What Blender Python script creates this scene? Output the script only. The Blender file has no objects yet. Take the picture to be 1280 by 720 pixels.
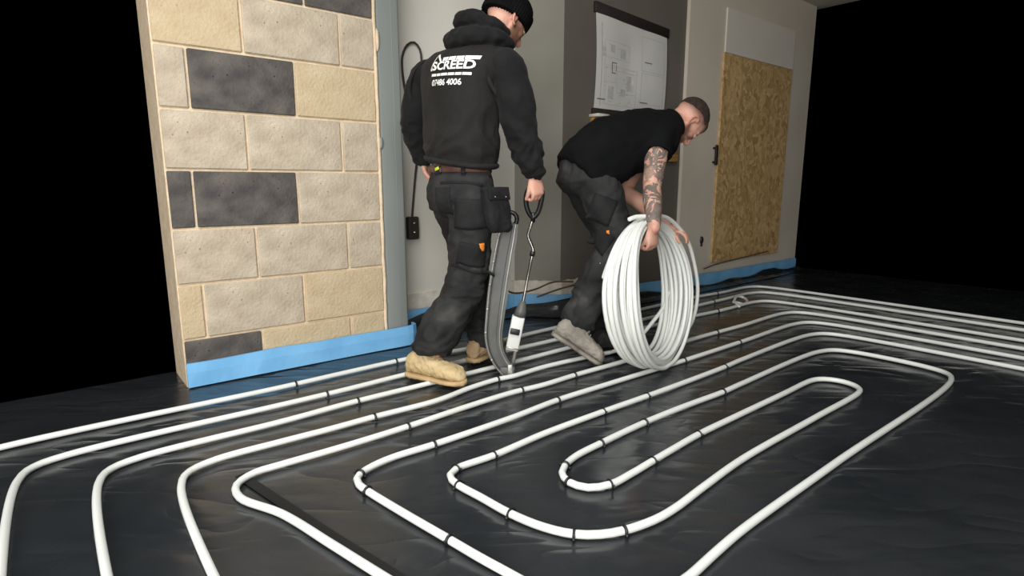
import bpy, bmesh, math, random
from mathutils import Vector, Matrix, noise
from mathutils.bvhtree import BVHTree
random.seed(4)
V = Vector
SC = bpy.context.scene
COL = SC.collection
# ------------------------------------------------------------------ camera, world, light, exposure
FPX, CAM_H = 715.0, 0.90
PITCH = math.atan(130.0 / FPX)
CP, SP = math.cos(PITCH), math.sin(PITCH)
cd = bpy.data.cameras.new('camera'); cam = bpy.data.objects.new('camera', cd); COL.objects.link(cam)
cd.sensor_width = 36; cd.lens = 36 * FPX / 1280; cd.clip_start = 0.05
cam.location = (0, 0, CAM_H); cam.rotation_euler = (math.pi / 2 - PITCH, 0, 0)
SC.camera = cam
w = bpy.data.worlds.new('world'); SC.world = w; w.use_nodes = True
w.node_tree.nodes['Background'].inputs[0].default_value = (0, 0, 0, 1)
w.node_tree.nodes['Background'].inputs[1].default_value = 0.0
def area(name, loc, target, sx, sy, power, col):
    l = bpy.data.lights.new(name, 'AREA'); l.shape = 'RECTANGLE'; l.size = sx; l.size_y = sy; l.energy = power; l.color = col
    o = bpy.data.objects.new(name, l); COL.objects.link(o); o.location = loc
    o.rotation_euler = (V(target) - V(loc)).to_track_quat('-Z', 'Y').to_euler()
    return o
# daylight from the glazed garden side of the room, behind the camera, and an unseen overhead fill lamp below the ceiling
area('garden_door_daylight', (-0.9, -2.2, 1.35), (0.1, 3.0, 1.0), 3.6, 2.3, 155, (1.0, 0.985, 0.96))
area('overhead_fill_lamp', (-0.2, 0.9, 2.62), (-0.2, 0.9, 0), 1.5, 1.1, 42, (0.95, 0.98, 1.0))
SC.view_settings.view_transform = 'Standard'; SC.view_settings.look = 'None'
SC.view_settings.gamma = 1; SC.view_settings.use_curve_mapping = False
SC.view_settings.exposure = 0.6

# ------------------------------------------------------------------ geometry of the place
UA = math.radians(50.8)
U = V((math.sin(UA), math.cos(UA), 0)); N = V((-math.cos(UA), math.sin(UA), 0)); Z = V((0, 0, 1))
def W(s, n, z=0.0): return U * s + N * n + Z * z
def ray(px, py):
    a = (px - 640) / FPX; b = (360 - py) / FPX
    return V((a, CP + b * SP, -SP + b * CP))
def P(px, py, Y):
    d = ray(px, py); return V((0, 0, CAM_H)) + d * (Y / d.y)
def FLR(px, py, z=0.0):
    d = ray(px, py); return V((0, 0, CAM_H)) + d * ((z - CAM_H) / d.z)
def ONW(px, py, n0):
    d = ray(px, py); t = n0 / d.dot(N); q = V((0, 0, CAM_H)) + d * t
    return q.dot(U), q.z
# ------------------------------------------------------------------ materials
def mat(name, c1, c2=None, scale=6, rough=.8, bump=0, bscale=40, metal=0, spec=.5, detail=5, ramp=(.35, .65), stretch=None, sheen=0, third=None):
    m = bpy.data.materials.new(name); m.use_nodes = True; nt = m.node_tree; b = nt.nodes['Principled BSDF']
    L = nt.links.new
    b.inputs['Roughness'].default_value = rough; b.inputs['Metallic'].default_value = metal
    b.inputs['Specular IOR Level'].default_value = spec
    if sheen: b.inputs['Sheen Weight'].default_value = sheen; b.inputs['Sheen Roughness'].default_value = .5
    tc = nt.nodes.new('ShaderNodeTexCoord'); src = tc.outputs['Object']
    if stretch:
        mp = nt.nodes.new('ShaderNodeMapping'); mp.inputs['Scale'].default_value = stretch; L(src, mp.inputs[0]); src = mp.outputs[0]
    n = nt.nodes.new('ShaderNodeTexNoise'); n.inputs['Scale'].default_value = scale; n.inputs['Detail'].default_value = detail; L(src, n.inputs[0])
    r = nt.nodes.new('ShaderNodeValToRGB'); L(n.outputs['Fac'], r.inputs[0])
    r.color_ramp.elements[0].position = ramp[0]; r.color_ramp.elements[0].color = (*c1, 1)
    r.color_ramp.elements[1].position = ramp[1]; r.color_ramp.elements[1].color = (*(c2 or c1), 1)
    if third:
        e = r.color_ramp.elements.new(third[0]); e.color = (*third[1], 1)
    L(r.outputs[0], b.inputs['Base Color'])
    if bump:
        n2 = nt.nodes.new('ShaderNodeTexNoise'); n2.inputs['Scale'].default_value = bscale; n2.inputs['Detail'].default_value = 4; L(src, n2.inputs[0])
        bp = nt.nodes.new('ShaderNodeBump'); bp.inputs['Strength'].default_value = bump; bp.inputs['Distance'].default_value = .01
        L(n2.outputs['Fac'], bp.inputs['Height']); L(bp.outputs[0], b.inputs['Normal'])
    return m
def srgb(r, g, b):
    f = lambda c: (c / 255 / 12.92) if c / 255 <= .04045 else ((c / 255 + .055) / 1.055) ** 2.4
    return (f(r), f(g), f(b))
M = {}
def block_mat(name, a, b_, pits):
    m = mat(name, a, b_, 9, .95, .5, 70, detail=8); nt = m.node_tree; L = nt.links.new
    b = nt.nodes['Principled BSDF']; old = b.inputs['Base Color'].links[0].from_socket
    tc = nt.nodes.new('ShaderNodeTexCoord')
    v = nt.nodes.new('ShaderNodeTexVoronoi'); v.inputs['Scale'].default_value = 46; L(tc.outputs['Object'], v.inputs[0])
    n3 = nt.nodes.new('ShaderNodeTexNoise'); n3.inputs['Scale'].default_value = 30; L(tc.outputs['Object'], n3.inputs[0])
    mu = nt.nodes.new('ShaderNodeMath'); mu.operation = 'MULTIPLY_ADD'; L(n3.outputs['Fac'], mu.inputs[0]); mu.inputs[1].default_value = .75; L(v.outputs['Distance'], mu.inputs[2])
    r = nt.nodes.new('ShaderNodeValToRGB'); r.color_ramp.elements[0].position = .38; r.color_ramp.elements[0].color = (1, 1, 1, 1)
    r.color_ramp.elements[1].position = .46; r.color_ramp.elements[1].color = (0, 0, 0, 1); L(mu.outputs[0], r.inputs[0])
    mx = nt.nodes.new('ShaderNodeMix'); mx.data_type = 'RGBA'; L(r.outputs[0], mx.inputs[0]); L(old, mx.inputs[6]); mx.inputs[7].default_value = (*pits, 1)
    L(mx.outputs[2], b.inputs['Base Color']); return m
M['block_grey'] = block_mat('block_grey', srgb(178, 163, 142), srgb(204, 190, 168), srgb(140, 125, 105))
M['block_cream'] = block_mat('block_cream', srgb(194, 173, 139), srgb(206, 187, 154), srgb(176, 152, 115))
M['block_dark'] = block_mat('block_dark', srgb(72, 68, 66), srgb(108, 102, 96), srgb(45, 42, 41))
M['mortar'] = mat('mortar', srgb(214, 192, 160), srgb(228, 208, 178), 20, .95, .4, 60)
M['steel'] = mat('column_paint', srgb(126, 131, 127), srgb(142, 146, 141), 3, .55, .15, 12, stretch=(1, 1, .2))
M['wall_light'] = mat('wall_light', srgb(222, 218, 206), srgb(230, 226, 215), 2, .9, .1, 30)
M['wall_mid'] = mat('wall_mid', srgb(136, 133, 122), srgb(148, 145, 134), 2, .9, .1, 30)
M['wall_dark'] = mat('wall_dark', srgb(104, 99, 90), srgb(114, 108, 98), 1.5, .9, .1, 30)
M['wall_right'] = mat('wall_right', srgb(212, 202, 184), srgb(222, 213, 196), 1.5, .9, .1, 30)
M['panel'] = mat('panel_white', srgb(226, 220, 208), srgb(232, 226, 214), 2, .8)
M['ceiling'] = mat('ceiling_plaster', srgb(196, 190, 180), srgb(205, 200, 190), 2, .9)
M['base_plaster'] = mat('base_plaster', srgb(212, 202, 186), srgb(236, 228, 214), 14, .95, .5, 40)
M['blue'] = mat('blue_foam', srgb(116, 180, 228), srgb(132, 194, 238), 5, .6, .15, 25)
M['pipe'] = mat('white_pipe', srgb(226, 228, 222), srgb(234, 236, 230), 4, .35)
M['clip'] = mat('black_plastic', (.006, .006, .006), (.012, .012, .012), 10, .4)
M['tape'] = mat('black_tape', (.004, .004, .004), (.006, .006, .006), 10, .65)
M['cable'] = mat('cable_rubber', srgb(44, 38, 32), srgb(60, 52, 44), 10, .6)
M['cable_brown'] = mat('cable_brown', srgb(96, 76, 56), srgb(120, 96, 70), 10, .7)
M['paper'] = mat('paper', srgb(214, 212, 206), srgb(224, 222, 216), 3, .8)
M['ink_pale'] = mat('ink_pale', srgb(186, 184, 180), srgb(204, 202, 198), 40, .8)
M['ink'] = mat('ink', srgb(98, 98, 98), srgb(120, 120, 120), 40, .8)
M['batten'] = mat('batten', srgb(34, 27, 24), srgb(46, 37, 32), 6, .7)
M['wood'] = mat('pine', srgb(176, 126, 66), srgb(196, 148, 86), 6, .7, stretch=(1, 1, 8))
M['gilet'] = mat('gilet_cloth', (.0085, .0076, .0068), (.016, .0142, .0126), 7, .85, .25, 180, spec=.3, sheen=.02)
M['hoodie'] = mat('hoodie_cloth', (.0055, .0054, .0056), (.010, .0096, .0096), 8, .9, .25, 220, spec=.25, sheen=.03)
M['tee'] = mat('tshirt_cloth', (.003, .0032, .0037), (.0055, .0057, .0062), 6, .95, .15, 260, spec=.15)
M['trouser'] = mat('trouser_cloth', (.012, .012, .0122), (.030, .030, .0295), 6, .85, .3, 160, spec=.3, detail=7, ramp=(.4, .62), third=(.74, (.07, .066, .06)))
M['pocket'] = mat('pocket_cloth', (.008, .008, .0085), (.016, .016, .016), 12, .85, .3, 160, spec=.3)
M['beanie'] = mat('beanie_knit', (.003, .003, .0035), (.005, .005, .0055), 20, .95, .4, 160, spec=.1, stretch=(1, 1, .15))
M['belt'] = mat('belt_leather', srgb(74, 50, 42), srgb(112, 78, 66), 12, .6)
M['lime'] = mat('lime_print', srgb(200, 210, 40), srgb(215, 220, 60), 4, .6)
M['shirt_blue'] = mat('blue_undershirt', srgb(74, 116, 170), srgb(92, 136, 190), 8, .9)
M['orange'] = mat('orange_tag', srgb(224, 126, 40), srgb(236, 140, 52), 4, .6)
M['boot_tan'] = mat('boot_tan_suede', srgb(190, 164, 118), srgb(214, 190, 146), 12, .9, .5, 60)
M['boot_shade'] = mat('boot_tan_suede_shaded', srgb(150, 124, 96), srgb(178, 150, 116), 12, .9, .5, 60)  # tan suede of the far boot, its shade put into the colour
M['boot_grey'] = mat('boot_grey_dusty', srgb(108, 102, 93), srgb(160, 153, 141), 10, .9, .5, 60)
M['sole'] = mat('sole_rubber', srgb(178, 150, 106), srgb(196, 168, 124), 16, .85, .3, 60)
M['sole_grey'] = mat('sole_grey', srgb(100, 94, 86), srgb(150, 144, 132), 14, .85, .3, 60)
M['boot_black'] = mat('boot_black', (.012, .011, .011), (.02, .019, .018), 10, .7)
M['print'] = mat('white_print', srgb(222, 220, 214), srgb(236, 234, 230), 30, .8)
M['hair'] = mat('cropped_hair', srgb(38, 27, 21), srgb(62, 46, 37), 60, .9, .5, 300)
M['tool_grey'] = mat('tool_grey_plastic', srgb(78, 78, 75), srgb(96, 96, 92), 6, .5)
M['tool_edge'] = mat('tool_edge_metal', srgb(168, 166, 160), srgb(186, 184, 178), 6, .35, metal=.6)
M['chrome'] = mat('tool_rod_steel', srgb(176, 172, 164), srgb(196, 192, 186), 6, .25, metal=1)
M['tool_white'] = mat('tool_white', srgb(212, 212, 208), srgb(224, 224, 220), 6, .4)
M['eye'] = mat('eye_white', srgb(225, 220, 212), srgb(230, 225, 218), 4, .2)
M['iris'] = mat('iris_dark', srgb(50, 60, 66), srgb(40, 46, 50), 4, .2)
# OSB: flakes of strand board
m = mat('osb', srgb(170, 128, 70), srgb(206, 164, 100), 5, .8, .2, 40); nt = m.node_tree; L = nt.links.new; b = nt.nodes['Principled BSDF']
tc = nt.nodes.new('ShaderNodeTexCoord'); nz = nt.nodes.new('ShaderNodeTexNoise'); nz.inputs['Scale'].default_value = 7; L(tc.outputs['Object'], nz.inputs[0])
va = nt.nodes.new('ShaderNodeVectorMath'); va.operation = 'MULTIPLY_ADD'; L(nz.outputs['Color'], va.inputs[0]); va.inputs[1].default_value = (.25, .25, .25); L(tc.outputs['Object'], va.inputs[2])
mp = nt.nodes.new('ShaderNodeMapping'); mp.inputs['Scale'].default_value = (34, 34, 16); mp.inputs['Rotation'].default_value = (.5, .6, 0); L(va.outputs[0], mp.inputs[0])
vo = nt.nodes.new('ShaderNodeTexVoronoi'); vo.inputs['Scale'].default_value = 1; L(mp.outputs[0], vo.inputs[0])
rr = nt.nodes.new('ShaderNodeValToRGB'); L(vo.outputs['Color'], rr.inputs[0])
rr.color_ramp.elements[0].position = .1; rr.color_ramp.elements[0].color = (*srgb(172, 136, 84), 1)
rr.color_ramp.elements[1].position = .9; rr.color_ramp.elements[1].color = (*srgb(226, 194, 140), 1)
e = rr.color_ramp.elements.new(.5); e.color = (*srgb(204, 168, 112), 1)
L(rr.outputs[0], b.inputs['Base Color']); M['osb'] = m
# black polythene membrane: glossy with creases
m = mat('black_membrane', (.0185, .0212, .0238), (.027, .0300, .0332), 2.2, .30, 0, spec=.6); nt = m.node_tree; L = nt.links.new; b = nt.nodes['Principled BSDF']
tc = nt.nodes.new('ShaderNodeTexCoord')
mp = nt.nodes.new('ShaderNodeMapping'); mp.inputs['Rotation'].default_value = (0, 0, -.55); mp.inputs['Scale'].default_value = (1.0, 2.6, 1); L(tc.outputs['Object'], mp.inputs[0])
n1 = nt.nodes.new('ShaderNodeTexNoise'); n1.inputs['Scale'].default_value = 2.0; n1.inputs['Detail'].default_value = 1.5; n1.inputs['Distortion'].default_value = .8; L(mp.outputs[0], n1.inputs[0])
mr = nt.nodes.new('ShaderNodeMath'); mr.operation = 'SUBTRACT'; L(n1.outputs['Fac'], mr.inputs[0]); mr.inputs[1].default_value = .5
ab = nt.nodes.new('ShaderNodeMath'); ab.operation = 'ABSOLUTE'; L(mr.outputs[0], ab.inputs[0])
pw = nt.nodes.new('ShaderNodeMath'); pw.operation = 'POWER'; L(ab.outputs[0], pw.inputs[0]); pw.inputs[1].default_value = .8
n2 = nt.nodes.new('ShaderNodeTexNoise'); n2.inputs['Scale'].default_value = 5; n2.inputs['Detail'].default_value = 2; L(mp.outputs[0], n2.inputs[0])
ad = nt.nodes.new('ShaderNodeMath'); ad.operation = 'MULTIPLY_ADD'; L(n2.outputs['Fac'], ad.inputs[0]); ad.inputs[1].default_value = .2; L(pw.outputs[0], ad.inputs[2])
bp = nt.nodes.new('ShaderNodeBump'); bp.inputs['Strength'].default_value = .35; bp.inputs['Distance'].default_value = .035
L(ad.outputs[0], bp.inputs['Height']); L(bp.outputs[0], b.inputs['Normal'])
nr = nt.nodes.new('ShaderNodeTexNoise'); nr.inputs['Scale'].default_value = 4; nr.inputs['Detail'].default_value = 5; L(tc.outputs['Object'], nr.inputs[0])
rm = nt.nodes.new('ShaderNodeMapRange'); rm.inputs['From Min'].default_value = .3; rm.inputs['From Max'].default_value = .7; rm.inputs['To Min'].default_value = .13; rm.inputs['To Max'].default_value = .34
L(nr.outputs['Fac'], rm.inputs['Value']); L(rm.outputs[0], b.inputs['Roughness']); M['membrane'] = m
# skin: colour comes from the mesh (beard, fade, flush), ink from a tattoo mask
m = bpy.data.materials.new('skin'); m.use_nodes = True; nt = m.node_tree; L = nt.links.new; b = nt.nodes['Principled BSDF']
b.inputs['Roughness'].default_value = .55; b.inputs['Subsurface Weight'].default_value = .08; b.inputs['Subsurface Radius'].default_value = (.01, .004, .002)
at_ = nt.nodes.new('ShaderNodeAttribute'); at_.attribute_name = 'col'; tt = nt.nodes.new('ShaderNodeAttribute'); tt.attribute_name = 'ink'
tc = nt.nodes.new('ShaderNodeTexCoord')
n1 = nt.nodes.new('ShaderNodeTexNoise'); n1.inputs['Scale'].default_value = 17; n1.inputs['Detail'].default_value = 3; n1.inputs['Distortion'].default_value = 2.4; L(tc.outputs['Object'], n1.inputs[0])
r1 = nt.nodes.new('ShaderNodeValToRGB'); L(n1.outputs['Fac'], r1.inputs[0])
r1.color_ramp.elements[0].position = .40; r1.color_ramp.elements[0].color = (0, 0, 0, 1); r1.color_ramp.elements[1].position = .46; r1.color_ramp.elements[1].color = (1, 1, 1, 1)
e = r1.color_ramp.elements.new(.66); e.color = (.7, .7, .7, 1)
mu = nt.nodes.new('ShaderNodeMath'); mu.operation = 'MULTIPLY'; L(r1.outputs[0], mu.inputs[0]); L(tt.outputs['Fac'], mu.inputs[1])
mx = nt.nodes.new('ShaderNodeMix'); mx.data_type = 'RGBA'; L(mu.outputs[0], mx.inputs[0]); L(at_.outputs['Color'], mx.inputs[6]); mx.inputs[7].default_value = (*srgb(92, 91, 86), 1)
L(mx.outputs[2], b.inputs['Base Color']); M['skin'] = m

# ------------------------------------------------------------------ helpers
def wloc(p):
    v = V((0, 0, 0))
    while p: v = v + p.location; p = p.parent
    return v
def tag(o, label=None, cat=None, group=None, kind=None):
    if label: o['label'] = label
    if cat: o['category'] = cat
    if group: o['group'] = group
    if kind: o['kind'] = kind
    return o
def thing(name, label, cat, loc, group=None):
    o = bpy.data.objects.new(name, None); COL.objects.link(o); o.location = loc; o.empty_display_size = .1
    return tag(o, label, cat, group)
def link(name, me, m, parent=None, loc=None, smooth=True):
    """me is in world coordinates; the object's origin goes to loc (or to the parent's)"""
    base = wloc(parent)
    o_loc = V(loc) - base if loc is not None else V((0, 0, 0))
    me.transform(Matrix.Translation(-(base + o_loc)))
    if smooth:
        for p in me.polygons: p.use_smooth = True
    me.materials.clear(); me.materials.append(M[m] if isinstance(m, str) else m)
    o = bpy.data.objects.new(name, me); COL.objects.link(o); o.location = o_loc
    if parent: o.parent = parent
    return o
class G:
    """collects geometry in world coordinates"""
    def __init__(s): s.v = []; s.f = []
    def mesh(s, name='mesh'):
        me = bpy.data.meshes.new(name); me.from_pydata([tuple(x) for x in s.v], [], s.f); me.update()
        bm = bmesh.new(); bm.from_mesh(me); bmesh.ops.recalc_face_normals(bm, faces=bm.faces); bm.to_mesh(me); bm.free()
        return me
    def box(s, c, a, b_, d):
        c = V(c); a = V(a); b_ = V(b_); d = V(d); i = len(s.v)
        for k in range(8): s.v.append(c + a * (1 if k & 1 else -1) + b_ * (1 if k & 2 else -1) + d * (1 if k & 4 else -1))
        s.f += [tuple(i + q for q in f) for f in ((0, 2, 3, 1), (4, 5, 7, 6), (0, 1, 5, 4), (2, 6, 7, 3), (0, 4, 6, 2), (1, 3, 7, 5))]
        return s
    def loft(s, rings, n=20, ex=2.0, cap=True, wr=None):
        i0 = len(s.v)
        for (c, a, b_) in rings:
            for k in range(n):
                t = 2 * math.pi * k / n; ct, st = math.cos(t), math.sin(t)
                if ex != 2.0:
                    ct = math.copysign(abs(ct) ** (2 / ex), ct); st = math.copysign(abs(st) ** (2 / ex), st)
                q = V(a) * ct + V(b_) * st
                if wr: q = q * (1 + wr(V(c) + q))
                s.v.append(V(c) + q)
        R = len(rings)
        for r in range(R - 1):
            for k in range(n):
                k2 = (k + 1) % n; a0 = i0 + r * n
                s.f.append((a0 + k, a0 + k2, a0 + n + k2, a0 + n + k))
        if cap:
            for r in (0, R - 1):
                j = len(s.v); s.v.append(V(rings[r][0])); a0 = i0 + r * n
                for k in range(n): s.f.append((a0 + k, a0 + (k + 1) % n, j))
        return s
    def tube(s, pts, rad, n=12, flat=1.0, ref=None, closed=False, wr=None, step=None, ends=False):
        pts = [V(p) for p in pts]
        if not hasattr(rad, '__len__'): rad = [rad] * len(pts)
        if step: pts, rad = resample(pts, rad, step, closed)
        rings = []; m = len(pts); prev = V(ref) if ref else None
        for i in range(m):
            if closed: t = pts[(i + 1) % m] - pts[i - 1]
            else: t = pts[min(i + 1, m - 1)] - pts[max(i - 1, 0)]
            t.normalize()
            if prev is None:
                prev = t.orthogonal().normalized()
            a = prev - t * prev.dot(t)
            if a.length < 1e-5: a = t.orthogonal()
            a.normalize(); prev = a if ref is None else V(ref)
            b_ = t.cross(a)
            rings.append((pts[i], a * rad[i], b_ * rad[i] * flat))
        if ends:
            for side in (0, -1):
                c, a, b_ = rings[side]; t = (pts[0] - pts[1]) if side == 0 else (pts[-1] - pts[-2]); t.normalize(); r = (a.length + b_.length) / 2
                ex = [(c + t * r * q, a * math.sqrt(max(0, 1 - q * q)), b_ * math.sqrt(max(0, 1 - q * q))) for q in (.35, .65, .88, .98)]
                rings = (ex[::-1] + rings) if side == 0 else (rings + ex)
        i0 = len(s.v); s.loft(rings, n, cap=not closed, wr=wr)
        if closed:
            a0 = i0 + (len(rings) - 1) * n
            for k in range(n): s.f.append((a0 + k, a0 + (k + 1) % n, i0 + (k + 1) % n, i0 + k))
        return s
    def ell(s, c, r, X=Matrix.Identity(4), n=20, m_=12):
        i0 = len(s.v); c = V(c)
        for j in range(1, m_):
            ph = math.pi * j / m_
            for k in range(n):
                t = 2 * math.pi * k / n
                s.v.append(X @ (c + V((r[0] * math.sin(ph) * math.cos(t), r[1] * math.sin(ph) * math.sin(t), r[2] * math.cos(ph)))))
        a = len(s.v); s.v.append(X @ (c + V((0, 0, r[2])))); s.v.append(X @ (c - V((0, 0, r[2]))))
        for j in range(m_ - 2):
            for k in range(n):
                s.f.append((i0 + j * n + k, i0 + j * n + (k + 1) % n, i0 + (j + 1) * n + (k + 1) % n, i0 + (j + 1) * n + k))
        for k in range(n):
            s.f.append((i0 + k, i0 + (k + 1) % n, a)); q = i0 + (m_ - 2) * n; s.f.append((q + k, q + (k + 1) % n, a + 1))
        return s
def crom(p0, p1, p2, p3, t):
    return .5 * ((2 * p1) + (p2 - p0) * t + (2 * p0 - 5 * p1 + 4 * p2 - p3) * t * t + (3 * p1 - p0 - 3 * p2 + p3) * t ** 3)
def resample(pts, rad, step, closed=False):
    # centripetal Catmull-Rom (Barry-Goldman) so that uneven spacing does not overshoot
    m = len(pts); op, orr = [], []
    segs = m if closed else m - 1
    for i in range(segs):
        if closed: q = [pts[(i + k - 1) % m] for k in range(4)]; r1, r2 = rad[i], rad[(i + 1) % m]
        else:
            q = [pts[max(i - 1, 0)], pts[i], pts[i + 1], pts[min(i + 2, m - 1)]]
            if i == 0: q[0] = pts[0] * 2 - pts[1]
            if i == m - 2: q[3] = pts[m - 1] * 2 - pts[m - 2]
            r1, r2 = rad[i], rad[i + 1]
        t0 = 0.0; ts = [t0]
        for k in range(3): ts.append(ts[-1] + max(1e-4, (q[k + 1] - q[k]).length) ** .5)
        cnt = max(1, int((q[2] - q[1]).length / step))
        for j in range(cnt):
            t = ts[1] + (ts[2] - ts[1]) * j / cnt
            A1 = q[0].lerp(q[1], (t - ts[0]) / (ts[1] - ts[0])); A2 = q[1].lerp(q[2], (t - ts[1]) / (ts[2] - ts[1])); A3 = q[2].lerp(q[3], (t - ts[2]) / (ts[3] - ts[2]))
            B1 = A1.lerp(A2, (t - ts[0]) / (ts[2] - ts[0])); B2 = A2.lerp(A3, (t - ts[1]) / (ts[3] - ts[1]))
            op.append(B1.lerp(B2, (t - ts[1]) / (ts[2] - ts[1]))); orr.append(r1 + (r2 - r1) * j / cnt)
    if not closed: op.append(pts[-1].copy()); orr.append(rad[-1])
    return op, orr
def remesh(g, voxel, smooth=4, disp=None, fac=.5):
    me = g.mesh('tmp'); o = bpy.data.objects.new('tmp', me); COL.objects.link(o)
    r = o.modifiers.new('r', 'REMESH'); r.mode = 'VOXEL'; r.voxel_size = voxel; r.use_smooth_shade = True
    if smooth:
        s = o.modifiers.new('s', 'SMOOTH'); s.iterations = smooth; s.factor = fac
    dg = bpy.context.evaluated_depsgraph_get(); dg.update()
    out = bpy.data.meshes.new_from_object(o.evaluated_get(dg))
    bpy.data.objects.remove(o); bpy.data.meshes.remove(me)
    if disp:
        ns = [v.normal.copy() for v in out.vertices]
        for v, nn in zip(out.vertices, ns): v.co = v.co + nn * disp(v.co, nn)
        out.update()
    return out
def bevbox(c, a, b_, d, bev, seg=2):
    me = G().box(c, a, b_, d).mesh(); bm = bmesh.new(); bm.from_mesh(me)
    bmesh.ops.bevel(bm, geom=bm.edges[:], offset=bev, segments=seg, affect='EDGES', profile=.5)
    bm.to_mesh(me); bm.free(); return me
def joined(meshes):
    bm = bmesh.new()
    for m_ in meshes: bm.from_mesh(m_)
    me = bpy.data.meshes.new('joined'); bm.to_mesh(me); bm.free(); return me
def folds(seed, amp, f1=9.0, zs=1.0):
    """cloth creases: ridged noise, stretched across the limb"""
    o = V((seed * 3.7, seed * 1.3, seed * 7.1))
    def fn(c, n):
        q = V((c.x * f1, c.y * f1, c.z * f1 * zs)) + o
        d = noise.noise(q * .5) * .35
        q2 = q + V((d, d, d)) * 3
        r = 1 - abs(noise.noise(q2)) * 2.2
        return amp * (r * .6 + noise.noise(q2 * 2.3) * .5 - .25)
    return fn

# ------------------------------------------------------------------ THE SETTING
CE = 2.66
SA0, SA1 = .42, 1.405          # block wall along the pipes' direction
NA, NB, NP = 2.83, 3.11, 2.88  # wall planes: block wall, recess, poster wall
SCOL = 1.56; SR = 2.55; SPI = 2.79; SE = ONW(847, 250, NP)[0]; SEND = 6.3
# floor: black membrane, gently uneven
g = G(); nx, ny = 190, 120; s0, s1, n0_, n1_ = -1.6, 6.4, -1.7, 3.12
for j in range(ny + 1):
    for i in range(nx + 1):
        p = W(s0 + (s1 - s0) * i / nx, n0_ + (n1_ - n0_) * j / ny)
        h = noise.noise(V((p.x * 2.2, p.y * 2.2, 0))) * .5 + noise.noise(V((p.x * 6, p.y * 6, 3))) * .35
        p.z = -.004 + .0045 * h; g.v.append(p)
for j in range(ny):
    for i in range(nx):
        a = j * (nx + 1) + i; g.f.append((a, a + 1, a + nx + 2, a + nx + 1))
floor = link('floor', g.mesh(), 'membrane'); tag(floor, 'floor covered with creased glossy black plastic membrane', kind='structure')
def slab(name, sa, sb, na, nb, za, zb, m, label):
    g = G(); g.box(W((sa + sb) / 2, (na + nb) / 2, (za + zb) / 2), U * ((sb - sa) / 2), N * ((nb - na) / 2), Z * ((zb - za) / 2))
    o = link(name, g.mesh(), m, loc=W((sa + sb) / 2, (na + nb) / 2, za), smooth=False); return tag(o, label, kind='structure')
slab('ceiling', -1.6, 6.4, -1.7, 3.3, CE, CE + .1, 'ceiling', 'plain plastered ceiling above the room')
wl = slab('wall_left', SA0, SA1 + .012, NA + .010, NA + .27, -.02, CE, 'mortar', 'bare concrete block wall with cream mortar joints')
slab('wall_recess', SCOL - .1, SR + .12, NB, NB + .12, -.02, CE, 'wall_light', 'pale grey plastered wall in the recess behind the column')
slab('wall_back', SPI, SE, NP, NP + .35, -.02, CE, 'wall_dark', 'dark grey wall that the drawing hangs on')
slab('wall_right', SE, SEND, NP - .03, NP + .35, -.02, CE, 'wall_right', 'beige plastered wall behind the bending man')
# splayed return between recess and poster wall
g = G(); A, B_ = W(SR, NB + .01), W(SPI, NP)
for z in (-.02, CE):
    for q in (A, B_, W(SPI + .05, NP + .3), W(SR + .05, NB + .1)): g.v.append(q + Z * z)
g.f = [(0, 1, 2, 3), (4, 5, 6, 7)] + [(k, (k + 1) % 4, 4 + (k + 1) % 4, 4 + k) for k in range(4)]
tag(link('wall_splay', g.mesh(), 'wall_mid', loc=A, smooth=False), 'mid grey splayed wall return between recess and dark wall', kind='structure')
# rough plaster band at the foot of recess and splay
g = G(); zt = .225
path = [W(SCOL - .05, NB - .012), W(SR - .005, NB - .012), W(SPI - .003, NP - .014), W(SPI + .35, NP - .012)]
fine = []
for i in range(3):
    for k in range(14): fine.append(path[i].lerp(path[i + 1], k / 14))
fine.append(path[3])
for i, p in enumerate(fine):
    e = .012 * noise.noise(V((i * .7, 0, 0)))
    for (z, off) in ((-.02, 0), (zt + e, 0), (zt + e, .03), (-.02, .03)): g.v.append(p + N * off + Z * z)
for i in range(len(fine) - 1):
    for k in range(4): g.f.append((i * 4 + k, i * 4 + (k + 1) % 4, i * 4 + 4 + (k + 1) % 4, i * 4 + 4 + k))
tag(link('baseboard_recess', g.mesh(), 'base_plaster', smooth=False), 'rough pale plaster band at the foot of the recess wall', kind='structure')

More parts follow.
